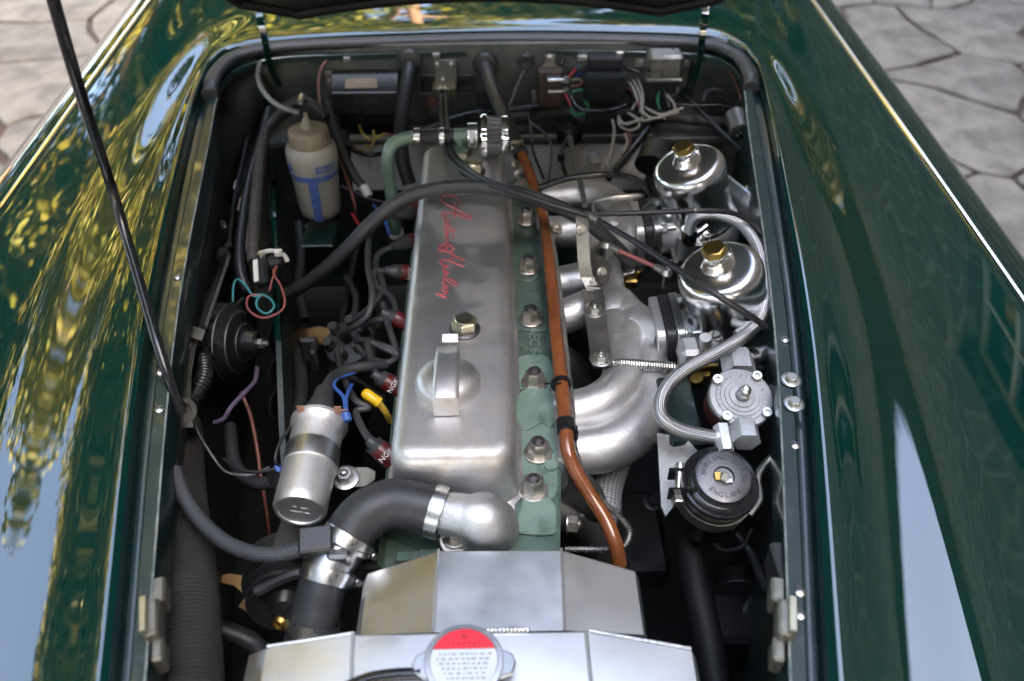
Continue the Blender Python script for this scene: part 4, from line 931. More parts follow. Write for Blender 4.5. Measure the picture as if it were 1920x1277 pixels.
# ================================================================ RADIATOR AND TOP HOSE
ra = thing('radiator', 'fabricated aluminium radiator header tank in the foreground', 'radiator', P(890, 1250, .45))
def slab(l, z, th, m, nm, par, bev=.0015):
    b = MB(); pl = [P(x, y, z) for x, y in l]; b.prism([(p.x, p.y) for p in pl], th, Matrix.Translation((0, 0, z-th)), bev); return b.build(nm, m, par, 30)
# header tank: folded top in three facets
def folded(cols, depth, m, nm, par, seam=None):
    # cols: list of (rear px,py,z , front px,py,z) along the width; facets between
    R_ = [P(*c[0]) for c in cols]; F_ = [P(*c[1]) for c in cols]; b = MB(); rows = []
    for a, c in zip(R_, F_): rows.append([a+V((0, 0, -depth)), a+V((0, 0, -.003)), a+V((0, -.003, 0)), c, c+V((0, 0, -depth))])
    b.loft(rows, None, True, True, False); return b.build(nm, m, par, 12), R_, F_
tank, R_, F_ = folded([((468, 1225, .795), (430, 1400, .795)), ((500, 1212, .805), (470, 1400, .805)), ((662, 1187, .818), (655, 1400, .818)), ((1098, 1181, .818), (1120, 1400, .818)), ((1296, 1216, .802), (1325, 1400, .802)), ((1303, 1228, .795), (1335, 1400, .795))], .25, 'alu_sheet', 'header_tank', ra)
def weld(a, c, n, r, par, side=1):
    b = MB()
    for i in range(n):
        q = a.lerp(c, (i+.5)/n); M = frame(q, (0, -.4, 1)); b.lathe([(r, -.001), (r*.8, r*.4), (r*.35, r*.55), (0, r*.6)], M, 10)
    return b.build('weld_seam', 'weld', par, 60)
weld(R_[1], R_[2], 34, .0020, ra); weld(R_[3], R_[4], 36, .0020, ra)
weld(P(860, 1183, .820), P(992, 1180, .820), 18, .0028, ra)
# expansion shroud behind the header tank
sh_, R2, F2 = folded([((683, 1085, .768), (667, 1190, .768)), ((690, 1072, .773), (676, 1190, .773)), ((822, 1030, .796), (812, 1186, .796)), ((1053, 1029, .796), (1058, 1182, .796)), ((1190, 1068, .775), (1207, 1190, .775)), ((1197, 1080, .768), (1213, 1196, .768))], .16, 'alu_sheet', 'fan_shroud', ra)
sh_['label'] = 'faceted sheet aluminium shroud behind the header tank'
for i in (2, 3): b = MB(); b.tube([R2[i]+V((0, 0, .0002)), F2[i]+V((0, 0, .0002))], .0016, 1, 8); b.build('fold_edge', 'weld', ra)
b = MB(); b.tube([R_[2]+V((0, 0, .0002)), F_[2]+V((0, 0, .0002))], .002, 1, 8); b.build('fold_edge', 'weld', ra); b = MB(); b.tube([R_[3]+V((0, 0, .0002)), F_[3]+V((0, 0, .0002))], .002, 1, 8); b.build('fold_edge', 'weld', ra)
# filler cap with red and white label
cpn = P(870, 1243, .832); M = frame(cpn, (0, -.03, 1), (1, 0, 0)) @ Matrix.Diagonal((.83, .83, .9, 1))
b = MB(); b.lathe([(.030, -.014), (.034, -.012), (.034, -.002), (.0425, -.001), (.0435, .003), (.042, .0052), (.037, .0055), (.0365, .0047), (.0, .0047)], M, 56)
for s in (-1, 1):
    b.prism([(s*.034, -.020), (s*.052, -.014), (s*.056, -.002), (s*.052, .008), (s*.036, .016)], .006, M @ Matrix.Translation((0, 0, -.002)), .0015)
rc_ = b.build('pressure_cap', 'alu_mill', ra); rc_['label'] = 'radiator pressure cap with red and white warning label'
R0 = .036; chord = .0135; aa = math.asin(chord/R0)
def arc(a0, a1, n, r): return [(r*math.cos(a0+(a1-a0)*i/n), r*math.sin(a0+(a1-a0)*i/n)) for i in range(n+1)]
lb = MB(); lb.prism(arc(aa, math.pi-aa, 24, R0), .0006, M @ Matrix.Translation((0, 0, .0049))); red = lb.build('red_label', 'red_label', rc_)
lb = MB(); lb.prism(arc(math.pi-aa+.035, 2*math.pi+aa-.035, 40, R0), .0006, M @ Matrix.Translation((0, 0, .0049))); wht = lb.build('white_label', 'white_label', rc_)
mt = MB()
for k in range(7): mt.box((-.017+k*.0056, .0195+.001*math.sin(k*2.3), .0058), (.0028, .0026, .0004), M, .0001)
mt.box((0, .027, .0058), (.006, .003, .0004), M, .0001)
mt.build('label_marks', 'red_dark', rc_)
mt = MB(); rl = random.Random(4)
for j in range(6):
    x = -.030+.003*abs(j-1)
    while x < .028-.002*abs(j-1):
        wl_ = rl.uniform(.002, .006); mt.box((x+wl_/2, .007-j*.0054, .0058), (wl_*.85, .0019, .0004), M, .0001); x += wl_+rl.uniform(.0012, .003)
mt.build('label_marks', 'print_grey', rc_)
hose('overflow_hose', 'black overflow hose leaving the radiator cap at the bottom edge', 'hose', 'gloss_black', [(790, 1264, .83), (740, 1266, .828), (690, 1274, .825), (640, 1295, .82)], .006, 6, 12)
# top hose in two lengths with an alloy adapter
tl = [(826, 962, .800), (780, 948, .804), (735, 944, .804), (690, 962, .80), (660, 995, .79), (648, 1030, .78)]
th_ = thing('top_hose', 'large black rubber radiator hose bending from thermostat elbow', 'hose', P(700, 960, .77))
b = MB(); b.tube(pts(tl), .0272, 10, 30); b.build('tube', 'rubber', th_)
def dirp(l, i): return (P(*l[min(i+1, len(l)-1)])-P(*l[max(i-1, 0)])).normalized()
clamp(P(820, 960, .800), dirp(tl, 0), .0282, 'zinc', th_, .014, 2.5); clamp(P(651, 1014, .784), dirp(tl, 4), .0282, 'zinc', th_, .014, 3.6)
ad = thing('hose_adapter', 'square dark grey alloy sensor adapter between the two radiator hoses', 'adapter', P(612, 1030, .77))
b = MB(); b.tube(pts([(652, 1010, .784), (630, 1042, .775), (607, 1080, .764)]), .0265, 6, 28); b.build('barrel', 'alu_mill', ad)
p = P(596, 1018, .80); b = MB(); b.box((0, 0, 0), (.036, .028, .030), frame(p, (0, -.3, 1), (1, .1, 0)), .0025); b.build('sensor_block', 'black_plastic', ad)
b = MB(); b.box(P(640, 1035, .785), (.024, .034, .03), frame((0, 0, 0), (0, 0, 1)), .003); b.build('facet', 'alu_mill', ad)
bl_ = [(616, 1065, .768), (606, 1095, .760), (596, 1130, .748), (584, 1180, .73), (572, 1240, .70)]
lh = thing('lower_joiner_hose', 'short black rubber hose from the adapter down to the radiator', 'hose', P(595, 1130, .73))
b = MB(); b.tube(pts(bl_), .0258, 8, 28); b.build('tube', 'rubber_grey', lh)
clamp(P(613, 1078, .765), dirp(bl_, 1), .0278, 'zinc', lh, .015, 3.9); clamp(P(586, 1172, .733), dirp(bl_, 3), .0278, 'zinc', lh, .013, 2.2)
hose('sensor_lead', 'grey braided sensor lead drooping from left conduit to hose adapter', 'cable', 'nylon', [(328, 880, .80), (345, 930, .79), (375, 975, .785), (420, 1015, .785), (470, 1036, .79), (520, 1040, .795), (565, 1030, .798)], .0082, 8, 14)
# pulley and alternator under the hose
al_ = thing('alternator', 'black alternator pulley and fan under the radiator hose', 'alternator', P(540, 1110, .60))
b = MB(); b.lathe([(.02, -.05), (.052, -.048), (.052, -.014), (.030, -.012), (.030, -.008), (.045, -.007), (.046, .0), (.034, .004), (.034, .008), (.045, .013), (.044, .018), (.020, .018), (.012, .028), (0, .030)], frame(P(535, 1110, .66), (.15, -1, .25)), 40); b.build('pulley', 'black_plastic', al_)
b = MB(); b.tube(pts([(480, 1110, .70), (560, 1075, .715), (660, 1070, .70), (720, 1085, .68)]), .007, 6, 8); b.build('drive_belt', 'rubber', al_)
b = MB(); b.box(P(660, 1060, .70), (.09, .02, .02), None, .003); b.bolt(P(682, 1040, .71), (0, -.3, 1), .011, .014, .014); b.build('adjuster_strap', 'black_plastic', al_)
b = MB(); b.lathe([(.008, -.003), (.0085, 0), (.005, .003), (.004, 0), (0, 0)], frame(P(524, 1170, .745), (-.3, -1, .5)), 20); b.build('tension_bolt', 'brass', al_)
# fan edge
b = MB(); b.cyl(V((-.02, .52, .62)), V((-.02, .50, .62)), .15, n=40); tag(b.build('cooling_fan', 'gloss_black'), 'dark cooling fan hidden between shroud and engine front', 'fan')

# ================================================================ LEFT SIDE OF THE BAY
# ignition coil lying along the inner wing
ic = thing('ignition_coil', 'silver cylindrical ignition coil with stamped end cap', 'coil', P(585, 900, .70))
c0, c1 = P(562, 955, .775), P(600, 792, .782); M = frame(c0, c1-c0, (0, 0, 1)); L_ = (c1-c0).length; R = .0305
b = MB(); b.lathe([(.0, -.001), (R*.80, -.001), (R*.82, -.003), (R*.93, -.003), (R, .002), (R, .010), (R*1.005, L_*.44), (R*1.06, L_*.45), (R*1.06, L_*.66), (R*1.0, L_*.67), (R*1.01, L_*.86), (R*1.10, L_*.93), (R*1.16, L_*.95), (R*1.16, L_*.985), (R*1.10, L_)], M, 52); cb_ = b.build('can', 'coil_alu', ic, 25)
b = MB(); b.lathe([(R*1.065, L_*.455), (R*1.07, L_*.46), (R*1.07, L_*.65), (R*1.065, L_*.655)], M, 52, False, False); b.build('strap', 'alu_mill', ic)
tm_ = MB(); Mt = frame(c0-(c1-c0).normalized()*.0012, c0-c1, (1, .3, -.2))
for (x, y, wl_) in ((-.006, .005, .005), (.005, .004, .007), (-.004, -.004, .013), (.009, -.005, .006)): tm_.box((x, y, 0), (wl_, .0022, .0004), Mt, .0001)
tm_.build('stamped_marks', 'print_white', cb_)
b = MB(); b.lathe([(R*1.08, 0), (R*.9, .006), (.018, .010), (.016, .030), (.012, .034)], M @ Matrix.Translation((0, 0, L_)), 36); b.build('terminal_tower', 'gloss_black', ic)
for x, y in ((564, 768), (634, 769), (647, 775)):
    b = MB(); q = P(x, y, .815); b.box(q, (.0085, .001, .013), None, .0003); b.build('terminal', 'copper', ic)
b = MB(); b.prism([(-.05, -.013), (.045, -.013), (.056, -.004), (.056, .008), (.045, .014), (-.05, .014)], .003, frame(P(617, 898, .745), (0, -.2, 1)), .0006); b.build('bracket', 'hinge', ic)
b = MB(); b.bolt(P(648, 896, .75), (0, -.2, 1), .0105, .011, .0165, .005); b.build('bracket_bolt', 'steel', ic)
b = MB(); b.lathe([(.004, -.001), (.014, -.001), (.014, .001), (.004, .001)], frame(P(519, 900, .76), (-.5, -1, .3)), 22); b.build('earth_washer', 'zinc', ic)
b = MB(); b.cyl(P(518, 872, .775), P(524, 885, .77), .0042); b.build('earth_connector', 'wire_blue', ic)
hose('coil_lead', 'thick black high tension lead rising from the coil', 'lead', 'rubber', [(602, 770, .80), (608, 745, .805), (622, 712, .80), (652, 694, .795), (690, 687, .79), (722, 684, .78)], .0078, 8, 14)
b = MB(); b.lathe([(.018, -.012), (.018, .004), (.014, .012), (.0115, .026), (.0095, .03)], frame(P(601, 768, .80), P(606, 745, .806)-P(601, 768, .80)), 24); tag(b.build('coil_boot', 'rubber'), 'black rubber boot on the end of the coil', 'boot')
hose('coil_earth_wire', 'thin black wire looping left of the coil', 'wire', 'wire_black', [(545, 800, .79), (525, 830, .79), (516, 860, .785), (520, 875, .775), (490, 885, .77), (445, 880, .765), (420, 860, .76)], .0022, 8, 8)
for l, nm in (([(648, 775, .815), (644, 745, .81), (627, 725, .805), (632, 710, .80), (650, 703, .795), (672, 696, .79)], 'blue wire curling from the coil terminal'), ([(650, 778, .815), (649, 750, .81), (653, 735, .80), (660, 722, .79)], 'short blue wire beside the coil terminal')):
    hose('blue_wire', nm, 'wire', 'wire_blue', l, .0026, 8, 8)
b = MB(); b.cyl(P(652, 790, .81), P(648, 774, .815), .0055); tag(b.build('blue_connector', 'wire_blue'), 'blue crimp connector on the coil terminal', 'connector')
# dipstick
ds = thing('dipstick', 'yellow dipstick handle beside the rocker cover', 'dipstick', P(715, 760, .72))
b = MB(); b.tube(pts([(686, 738, .79), (700, 748, .785), (711, 756, .78)]), .0072, 4, 14); b.lathe([(.0072, 0), (.005, .004), (0, .0055)], frame(P(686, 738, .79), P(686, 738, .79)-P(700, 748, .785)), 14, False); b.build('handle', 'yellow', ds)
b = MB(); b.tube(pts([(711, 756, .78), (722, 772, .765), (733, 790, .74)]), .0045, 4, 10); b.build('collar', 'wire_yellow', ds)
# distributor cap and leads
di = thing('distributor', 'black distributor cap with plug leads left of the rocker cover', 'distributor', P(650, 640, .66))
M = frame(P(655, 640, .715), (-.25, -.35, 1)); b = MB(); b.lathe([(.040, -.045), (.042, -.04), (.042, -.012), (.038, .0), (.028, .004), (.0, .006)], M, 30)
for k in range(6): a = k*math.pi/3+.3; c = M @ V((.027*math.cos(a), .027*math.sin(a), 0)); b.cyl(c, c+(M.to_3x3() @ V((0, 0, .022))), .0085, .0075)
b.cyl(M @ V((0, 0, 0)), M @ V((0, 0, .026)), .0085); b.build('cap', 'rubber', di)
b = MB(); b.lathe([(.03, -.12), (.035, -.09), (.035, -.045)], M, 24); b.build('body', 'steel_dull', di)
plugs = [((772, 452), 738, 462), ((762, 512), 726, 508), ((752, 602), 722, 588), ((735, 722), 706, 705), ((722, 852), 697, 830), ((778, 395), 745, 405)]
leads = [
 [(640, 625, .74), (660, 615, .765), (690, 590, .785), (698, 548, .80), (690, 500, .805), (692, 450, .805), (712, 410, .80), (745, 400, .79)],
 [(665, 600, .75), (695, 575, .775), (718, 545, .78), (712, 515, .785), (704, 495, .785), (712, 475, .785), (740, 462, .785)],
 [(680, 612, .75), (705, 600, .775), (740, 595, .78), (735, 560, .78), (705, 535, .785), (702, 510, .79), (728, 507, .785)],
 [(668, 640, .755), (690, 640, .775), (735, 655, .775), (745, 665, .77), (728, 610, .78), (718, 570, .785), (722, 590, .78)],
 [(670, 650, .755), (690, 670, .77), (725, 680, .77), (742, 668, .77), (722, 655, .775), (690, 645, .78), (712, 690, .78)],
 [(632, 660, .745), (640, 690, .77), (652, 725, .785), (668, 752, .79), (690, 765, .785), (668, 772, .785), (680, 805, .785), (700, 835, .78)]]
PLN = ('the second spark plug from the rear', 'the third spark plug from the rear', 'the fourth spark plug from the rear', 'the plug level with the filler cap', 'the plug nearest the radiator', 'the rearmost plug under the thick hose')
for k, ((x, y), bx_, by_) in enumerate(plugs):
    pl_ = thing('plug_lead', 'grey black plug lead with red ringed cap to '+PLN[k], 'plug lead', P(x, y, .76), 'spark plug leads beside the rocker cover')
    a, c = P(x, y, .772), P(bx_, by_, .785); ax2 = (c-a).normalized(); M = frame(a, ax2, (0, 0, 1)); Lc = (c-a).length
    b = MB(); b.lathe([(.0115, .012), (.0118, .02), (.0112, Lc*.7), (.0085, Lc*.85), (.006, Lc+.006)], M, 22); b.build('boot', 'rubber_grey', pl_)
    b = MB(); b.lathe([(.010, -.014), (.0122, -.012), (.0125, .010), (.0112, .013)], M, 22); rg_ = b.build('red_ring', 'plug_red', pl_)
    if k in (3, 4, 1, 0):
        ud = (CAM-a).normalized(); ud = (ud-ax2*ud.dot(ax2)).normalized(); o_ = a+ud*.0124
        text_mb('NGK', .0095, frame(o_, ud, ax2) @ Matrix.Rotation(-math.pi/2, 4, 'Z'), .0003).build('cap_lettering', 'white_plastic', rg_)
    ll = leads[[1, 2, 3, 4, 5, 0][k]]; b = MB(); b.tube(pts(ll[:-1]+[(bx_, by_, .785)]), .0048, 8, 12); b.build('lead', 'rubber_grey', pl_)
b = MB(); b.cyl(P(712, 610, .72), P(722, 592, .735), .009); b.cyl(P(700, 607, .715), P(712, 614, .72), .004); tag(b.build('sender_unit', 'brass_pale'), 'small pale metal sender unit among the plug leads', 'sender')
b = MB(); b.box(P(582, 655, .64), (.030, .012, .05), None, .004); b.box(P(592, 668, .64), (.012, .03, .045), None, .004); tag(b.build('solenoid_clamp', 'black_plastic'), 'dull metal clip in the dark left of the distributor', 'clip')
# chassis web panel with lightening holes
web = thing('chassis_web', 'tall dark teal chassis web panel with round lightening holes', 'panel', P(530, 700, .40))
xw = P(525, 600, .70).x
tops = [P(508, 300, .73), P(517, 480, .72), P(522, 640, .70), P(528, 800, .68), P(540, 980, .64)]
b = MB(); rr_ = []
for p in tops: rr_.append([p+V((-.004, 0, 0)), p+V((.004, 0, 0)), p+V((.012, 0, -.3)), p+V((.004, 0, -.3))])
b.loft(rr_); b.build('web', 'bay_green', web)
b = MB(); b.tube([p+V((0, 0, .001)) for p in tops[:3]], .0065, 6, 8); b.build('top_edge', 'paint', web)
for x, y, z in ((514, 636, .655), (516, 700, .645), (517, 760, .63)):
    b = MB(); q = P(x, y, z); b.lathe([(.018, -.001), (.022, 0), (.024, .003), (.022, .004), (.018, .001), (.0175, -.004), (0, -.004)], frame(q, (1, -.15, .12)), 28); b.build('lightening_hole', 'bay_black', web)
b = MB(); b.box(P(605, 470, .60), (.055, .012, .12), None, .003); b.box(P(600, 440, .66), (.06, .08, .006), None, .002); tag(b.build('bottle_bracket', 'paint_worn'), 'worn teal shelf bracket under the washer bottle', 'bracket')
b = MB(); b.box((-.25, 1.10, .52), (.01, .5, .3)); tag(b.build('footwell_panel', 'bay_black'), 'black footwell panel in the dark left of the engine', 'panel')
# horn
hn = thing('horn', 'round glossy black horn mounted sideways on the left', 'horn', P(440, 700, .62))
hc = P(432, 642, .70); HA = V((1, -.18, .10)).normalized(); M = frame(hc, HA, (0, 0, 1))
b = MB(); b.lathe([(.030, -.032), (.052, -.026), (.058, -.016), (.058, .0), (.060, .002), (.060, .006), (.052, .010), (.046, .018), (.034, .021), (.028, .024), (.020, .026), (.018, .044), (.015, .047), (.0, .047)], M, 52); b.build('body', 'gloss_black', hn, 30)
b = MB()
for k in range(14): b.box((.057, 0, -.008), (.006, .010, .018), M @ Matrix.Rotation(k*math.pi/7, 4, 'Z'), .001)
b.build('rim_rib', 'black_plastic', hn)
for r_, h_ in ((.0605, .004), (.047, .0165), (.0285, .0235)):
    b = MB(); b.lathe([(r_-.0012, h_), (r_, h_+.0012), (r_+.001, h_), (r_, h_-.001)], M, 48, False, False); b.build('bright_ring', 'steel', hn)
b = MB(); b.hex(M @ Matrix.Translation((0, 0, .047)), .008, .007); b.cyl(M @ V((0, 0, .053)), M @ V((0, 0, .062)), .004); b.build('centre_nut', 'steel_dull', hn)
b = MB(); b.box(M @ V((-.040, -.01, .014)), (.018, .014, .012), None, .002); b.build('terminal', 'conduit', hn)
hose('horn_wire', 'purple twin wire hanging from the horn terminal', 'wire', 'wire_purple', [(482, 690, .70), (478, 715, .705), (455, 740, .71), (432, 765, .71), (420, 785, .70), (402, 792, .695)], .0034, 8, 8)
# bonnet prop socket bracket and rod guide
pb = thing('prop_bracket', 'worn steel bracket holding the foot of the bonnet prop rod', 'bracket', P(345, 720, .74))
strap([(352, 622, .78), (345, 660, .775), (338, 700, .77), (336, 745, .77), (338, 780, .765), (342, 802, .76)], 42, 'steel_dull', 'plate', pb)
strap([(338, 628, .792), (360, 622, .792), (382, 630, .792)], 30, 'steel_dull', 'guide_tab', pb, .0022, V((0, 1, 0)))
for x, y in ((348, 647), (333, 690)): b = MB(); b.bolt(P(x, y, .782), (0, -.2, 1), .006, .004, .009); b.build('rivet', 'steel_dull', pb)
b = MB(); b.lathe([(.012, -.002), (.017, 0), (.012, .002)], frame(P(343, 770, .775), (.5, -.5, .8)), 22, False, False); b.build('socket_ring', 'steel_dull', pb)
rl_ = thing('release_rod', 'slim bonnet release rod with rubber bush on the inner left wing', 'rod', P(400, 560, .70))
b = MB(); b.cyl(P(424, 478, .72), P(365, 640, .775), .0062); b.build('rod', 'gloss_black', rl_)
b = MB(); b.cyl(P(430, 480, .722), P(385, 612, .765), .0032); b.build('guide_tube', 'wire_grey', rl_)
b = MB(); b.lathe([(.005, -.006), (.012, -.005), (.014, 0), (.012, .005), (.005, .006)], frame(P(418, 478, .722), P(424, 460, .72)-P(365, 640, .775)), 20); b.build('bush', 'rubber_grey', rl_)
b = MB(); b.cyl(P(426, 468, .72), P(452, 340, .70), .0036); b.bolt(P(429, 462, .722), (0, -.3, 1), .006, .005, .007); b.build('cable_end', 'wire_black', rl_)
hose('bonnet_cable', 'black release cable rising along the left inner wing', 'cable', 'wire_black', [(446, 365, .705), (470, 300, .73), (490, 240, .76), (505, 200, .79)], .0035, 8, 8)
# conduits on the left
hose('ribbed_conduit', 'ribbed black conduit bending down beside the web panel', 'conduit', 'conduit', [(505, 205, .80), (490, 260, .775), (472, 320, .755), (460, 380, .745), (452, 440, .74), (450, 495, .735), (458, 530, .725), (468, 548, .715)], .0085, 10, 14, (.0045, .0006))
hose('wiring_loom', 'cloth covered wiring loom with yellow flecks on the left', 'loom', 'loom', [(545, 205, .81), (510, 232, .80), (492, 270, .785), (484, 330, .77), (478, 400, .755), (475, 460, .745), (476, 492, .735)], .0105, 8, 14)
hose('front_conduit', 'ribbed black conduit hanging along the left flange', 'conduit', 'conduit', [(322, 795, .80), (318, 840, .80), (318, 890, .798), (312, 940, .795), (302, 1000, .79), (290, 1060, .78), (285, 1120, .77)], .0095, 10, 14, (.005, .0007))
hose('short_conduit', 'short ribbed hose behind the prop rod bracket', 'conduit', 'conduit', [(360, 650, .74), (380, 670, .74), (384, 700, .735), (372, 730, .73), (352, 760, .72)], .012, 8, 14, (.005, .0007))
# corrugated air duct along the left wing
b = MB(); b.tube(pts([(355, 1420, .74), (352, 1250, .735), (346, 1080, .725), (335, 930, .71), (335, 800, .69)]), [.034, .034, .034, .032, .030], 8, 26, True, (.0055, .0010)); tag(b.build('front_air_duct', 'duct', None, 20), 'grey corrugated air duct along the lower left edge', 'duct')
b = MB(); b.tube(pts([(375, 430, .67), (390, 340, .71), (415, 260, .755), (440, 195, .80), (470, 150, .83)]), [.04, .044, .05, .054, .054], 8, 26, True, (.0055, .0010)); tag(b.build('rear_air_duct', 'duct', None, 20), 'grey corrugated air duct in the rear left corner', 'duct')
# mounting plate under the conduits
hose('plate_wire', 'thin grey wire hanging below the prop rod bracket', 'wire', 'wire_grey', [(358, 770, .745), (372, 810, .735), (395, 850, .725), (425, 885, .71), (470, 890, .70), (505, 876, .71)], .0016, 8, 6)
hose('brown_pipe', 'thin brown pipe descending behind the horn', 'pipe', 'wire_brown', [(452, 735, .66), (470, 780, .64), (482, 840, .62), (490, 900, .60), (500, 960, .56), (512, 1040, .48)], .0028, 8, 8)
hose('dark_hose', 'black hose with grey ferrule low beside the coil', 'hose', 'rubber', [(432, 800, .66), (436, 850, .665), (450, 885, .67), (480, 905, .68), (515, 905, .69)], .009, 8, 12)
# connector with cable tie and loops of wire
cn = thing('connector_block', 'grey wiring connector strapped with a white cable tie', 'connector', P(495, 520, .72))
b = MB(); b.box((0, 0, 0), (.020, .050, .02), frame(P(492, 512, .765), (-.2, -.3, 1), (1, .2, 0)), .004); b.build('shell', 'conduit', cn)
b = MB(); b.box((-.004, -.002, .0112), (.008, .044, .002), frame(P(490, 512, .768), (-.2, -.3, 1), (1, .2, 0)), .001); b.build('white_key', 'white_plastic', cn)
b = MB(); b.box((0, 0, 0), (.026, .020, .018), frame(P(516, 490, .765), (-.2, -.3, 1), (1, .2, 0)), .005); b.build('plug', 'rubber', cn)
b = MB(); tq = pts([(487, 475, .772), (510, 470, .785), (532, 478, .775), (539, 490, .765)]); b.tube(tq, .0036, 5, 6); b.box(P(522, 474, .785), (.011, .011, .008), None, .001); b.build('cable_tie', 'white_plastic', cn)
b = MB(); b.cyl(P(494, 482, .778), P(484, 478, .778), .005); b.build('crimp', 'zinc', cn)
hose('cyan_wire', 'thin cyan wire loop under the left connector', 'wire', 'wire_cyan', [(437, 565, .74), (438, 535, .75), (446, 524, .755), (460, 535, .755), (476, 556, .75), (490, 552, .752), (506, 560, .75), (514, 575, .745), (500, 588, .74), (483, 578, .742), (482, 562, .748), (492, 553, .75)], .0018, 8, 8)
hose('red_wire', 'thin dull red wire loop under the left connector', 'wire', 'wire_pink', [(505, 545, .765), (512, 520, .77), (519, 500, .775), (513, 512, .775), (528, 540, .765), (534, 570, .755), (520, 588, .745), (492, 596, .74), (467, 582, .745), (464, 560, .75), (478, 552, .752), (500, 556, .75)], .0018, 8, 8)
# dark hoses and wires that fill the left of the bay
for lab, m, l, r in (
  ('black hose dropping behind the washer bottle shelf', 'rubber', [(560, 420, .62), (566, 480, .60), (560, 540, .58), (572, 600, .56)], .010),
  ('black wire draped left of the ribbed conduit', 'wire_black', [(470, 230, .77), (455, 300, .745), (438, 380, .73), (432, 440, .725), (428, 462, .722)], .0036),
  ('thin grey wire tucked along the inner left wing', 'wire_grey', [(402, 330, .74), (398, 400, .735), (392, 460, .735), (378, 520, .74)], .0018),
  ('black cable looping under the thick vacuum hose', 'rubber', [(650, 520, .68), (668, 560, .70), (660, 600, .71), (636, 620, .71)], .006),
  ('dark hose running low between web panel and coil', 'rubber', [(560, 660, .60), (566, 720, .61), (560, 770, .62), (545, 800, .62)], .011),
  ('black wire hooked over the horn body', 'wire_black', [(455, 560, .735), (430, 590, .735), (405, 640, .73), (395, 690, .72)], .003),
  ('black wire under the plug leads near the coil boot', 'wire_black', [(640, 700, .74), (672, 715, .745), (700, 735, .745), (722, 748, .75)], .004),
  ('dark pipe crossing below the alternator pulley', 'rubber', [(400, 1180, .62), (440, 1190, .61), (480, 1210, .60), (500, 1250, .60)], .012),
  ('dark wire beneath the black reservoir', 'wire_black', [(1330, 1000, .68), (1350, 1030, .67), (1390, 1025, .67), (1410, 990, .69)], .003)):
    hose('bay_hose', lab, 'hose', m, l, r, 8, 10)
b = MB(); pl_ = pts([(530, 965, .72), (622, 985, .725), (604, 1042, .715), (505, 1048, .71)]); b.loft([pl_, [p+V((0, 0, -.12)) for p in pl_]]); tag(b.build('coil_mount', 'black_plastic'), 'dark greasy metal mount under the coil end', 'mount')
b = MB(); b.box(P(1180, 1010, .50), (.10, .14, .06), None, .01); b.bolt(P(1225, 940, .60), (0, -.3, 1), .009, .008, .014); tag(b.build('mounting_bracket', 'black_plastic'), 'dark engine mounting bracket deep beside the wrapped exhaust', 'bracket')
# washer bottle
wb = thing('washer_bottle', 'cloudy plastic washer bottle with faded blue print', 'bottle', P(603, 402, .69))
wbz = .69; w0 = P(603, 398, wbz); M = frame(w0, (0, .02, 1), (1, 0, 0))
M = M @ Matrix.Diagonal((.98, .98, .86, 1))
b = MB(); b.lathe([(.0, .001), (.030, .0), (.036, .005), (.0385, .02), (.042, .09), (.0455, .135), (.0455, .150), (.0435, .158), (.036, .163), (.0345, .166)], M, 44); b.build('bottle', 'bottle', wb, 50)
b = MB(); b.lathe([(.0365, .164), (.037, .168), (.0355, .190), (.034, .194), (.030, .1965), (.012, .199), (.0105, .204), (.006, .216), (.0035, .219), (.0035, .228), (.0, .228)], M, 40); b.build('lid', 'bottle_cap', wb, 40)
def wrap(a0, a1, z0, z1, m, nm, rr=lambda z: .0423+.0008+(z-.09)*.078, n=14):
    b = MB(); r1 = []; r2 = []; r3 = []
    for i in range(n+1):
        a = math.radians(a0+(a1-a0)*i/n); r1.append(M @ V((rr(z0)*math.cos(a), rr(z0)*math.sin(a), z0))); r2.append(M @ V((rr((z0+z1)/2)*math.cos(a), rr((z0+z1)/2)*math.sin(a), (z0+z1)/2))); r3.append(M @ V((rr(z1)*math.cos(a), rr(z1)*math.sin(a), z1)))
    b.loft([r1, r2, r3], None, False, False, False); return b.build(nm, m, wb)
lo = lambda z: .0385+.0008+(z-.02)*.05
wrap(175, 365, .098, .111, 'print_blue', 'blue_band'); wrap(262, 285, .004, .098, 'print_blue', 'blue_stripe', lo)
ba = wrap(197, 228, .118, .134, 'print_blue', 'blue_panel'); bb_ = wrap(285, 335, .118, .134, 'print_blue', 'blue_panel')
mt = MB()
for k, t in enumerate('TRICO'):
    a = math.radians(292+k*9); text_mb(t, .012, M @ Matrix.Translation((.0466*math.cos(a), .0466*math.sin(a), .126)) @ Matrix.Rotation(a+math.pi/2, 4, 'Z') @ Matrix.Rotation(math.pi/2, 4, 'X'), .0002, mb=mt)
mt.build('panel_lettering', 'bottle', bb_)
hose('washer_tube', 'grey plastic tube curving into the washer bottle cap', 'tube', 'wire_grey', [(487, 120, .88), (484, 142, .885), (490, 165, .895), (505, 185, .905), (525, 200, .912), (548, 208, .915), (560, 212, .912)], .0048, 8, 12)
hose('loom_branch', 'dark loom branch passing behind the washer bottle', 'loom', 'rubber_grey', [(500, 240, .81), (530, 205, .835), (562, 190, .85), (590, 200, .845), (612, 220, .83)], .010, 8, 12)
b = MB(); b.cyl(P(563, 192, .862), P(566, 180, .862), .006); tag(b.build('loom_clip', 'zinc'), 'small bright clip on the loom behind the washer bottle', 'clip')
hose('black_drain_hose', 'black hose descending right of the washer bottle to a white ferrule', 'hose', 'rubber', [(610, 190, .84), (620, 225, .82), (640, 280, .79), (662, 325, .76), (682, 352, .74)], .0085, 8, 14)
b = MB(); b.cyl(P(680, 348, .745), P(692, 368, .73), .008); tag(b.build('white_ferrule', 'white_plastic'), 'white plastic ferrule at the end of the black hose', 'ferrule')
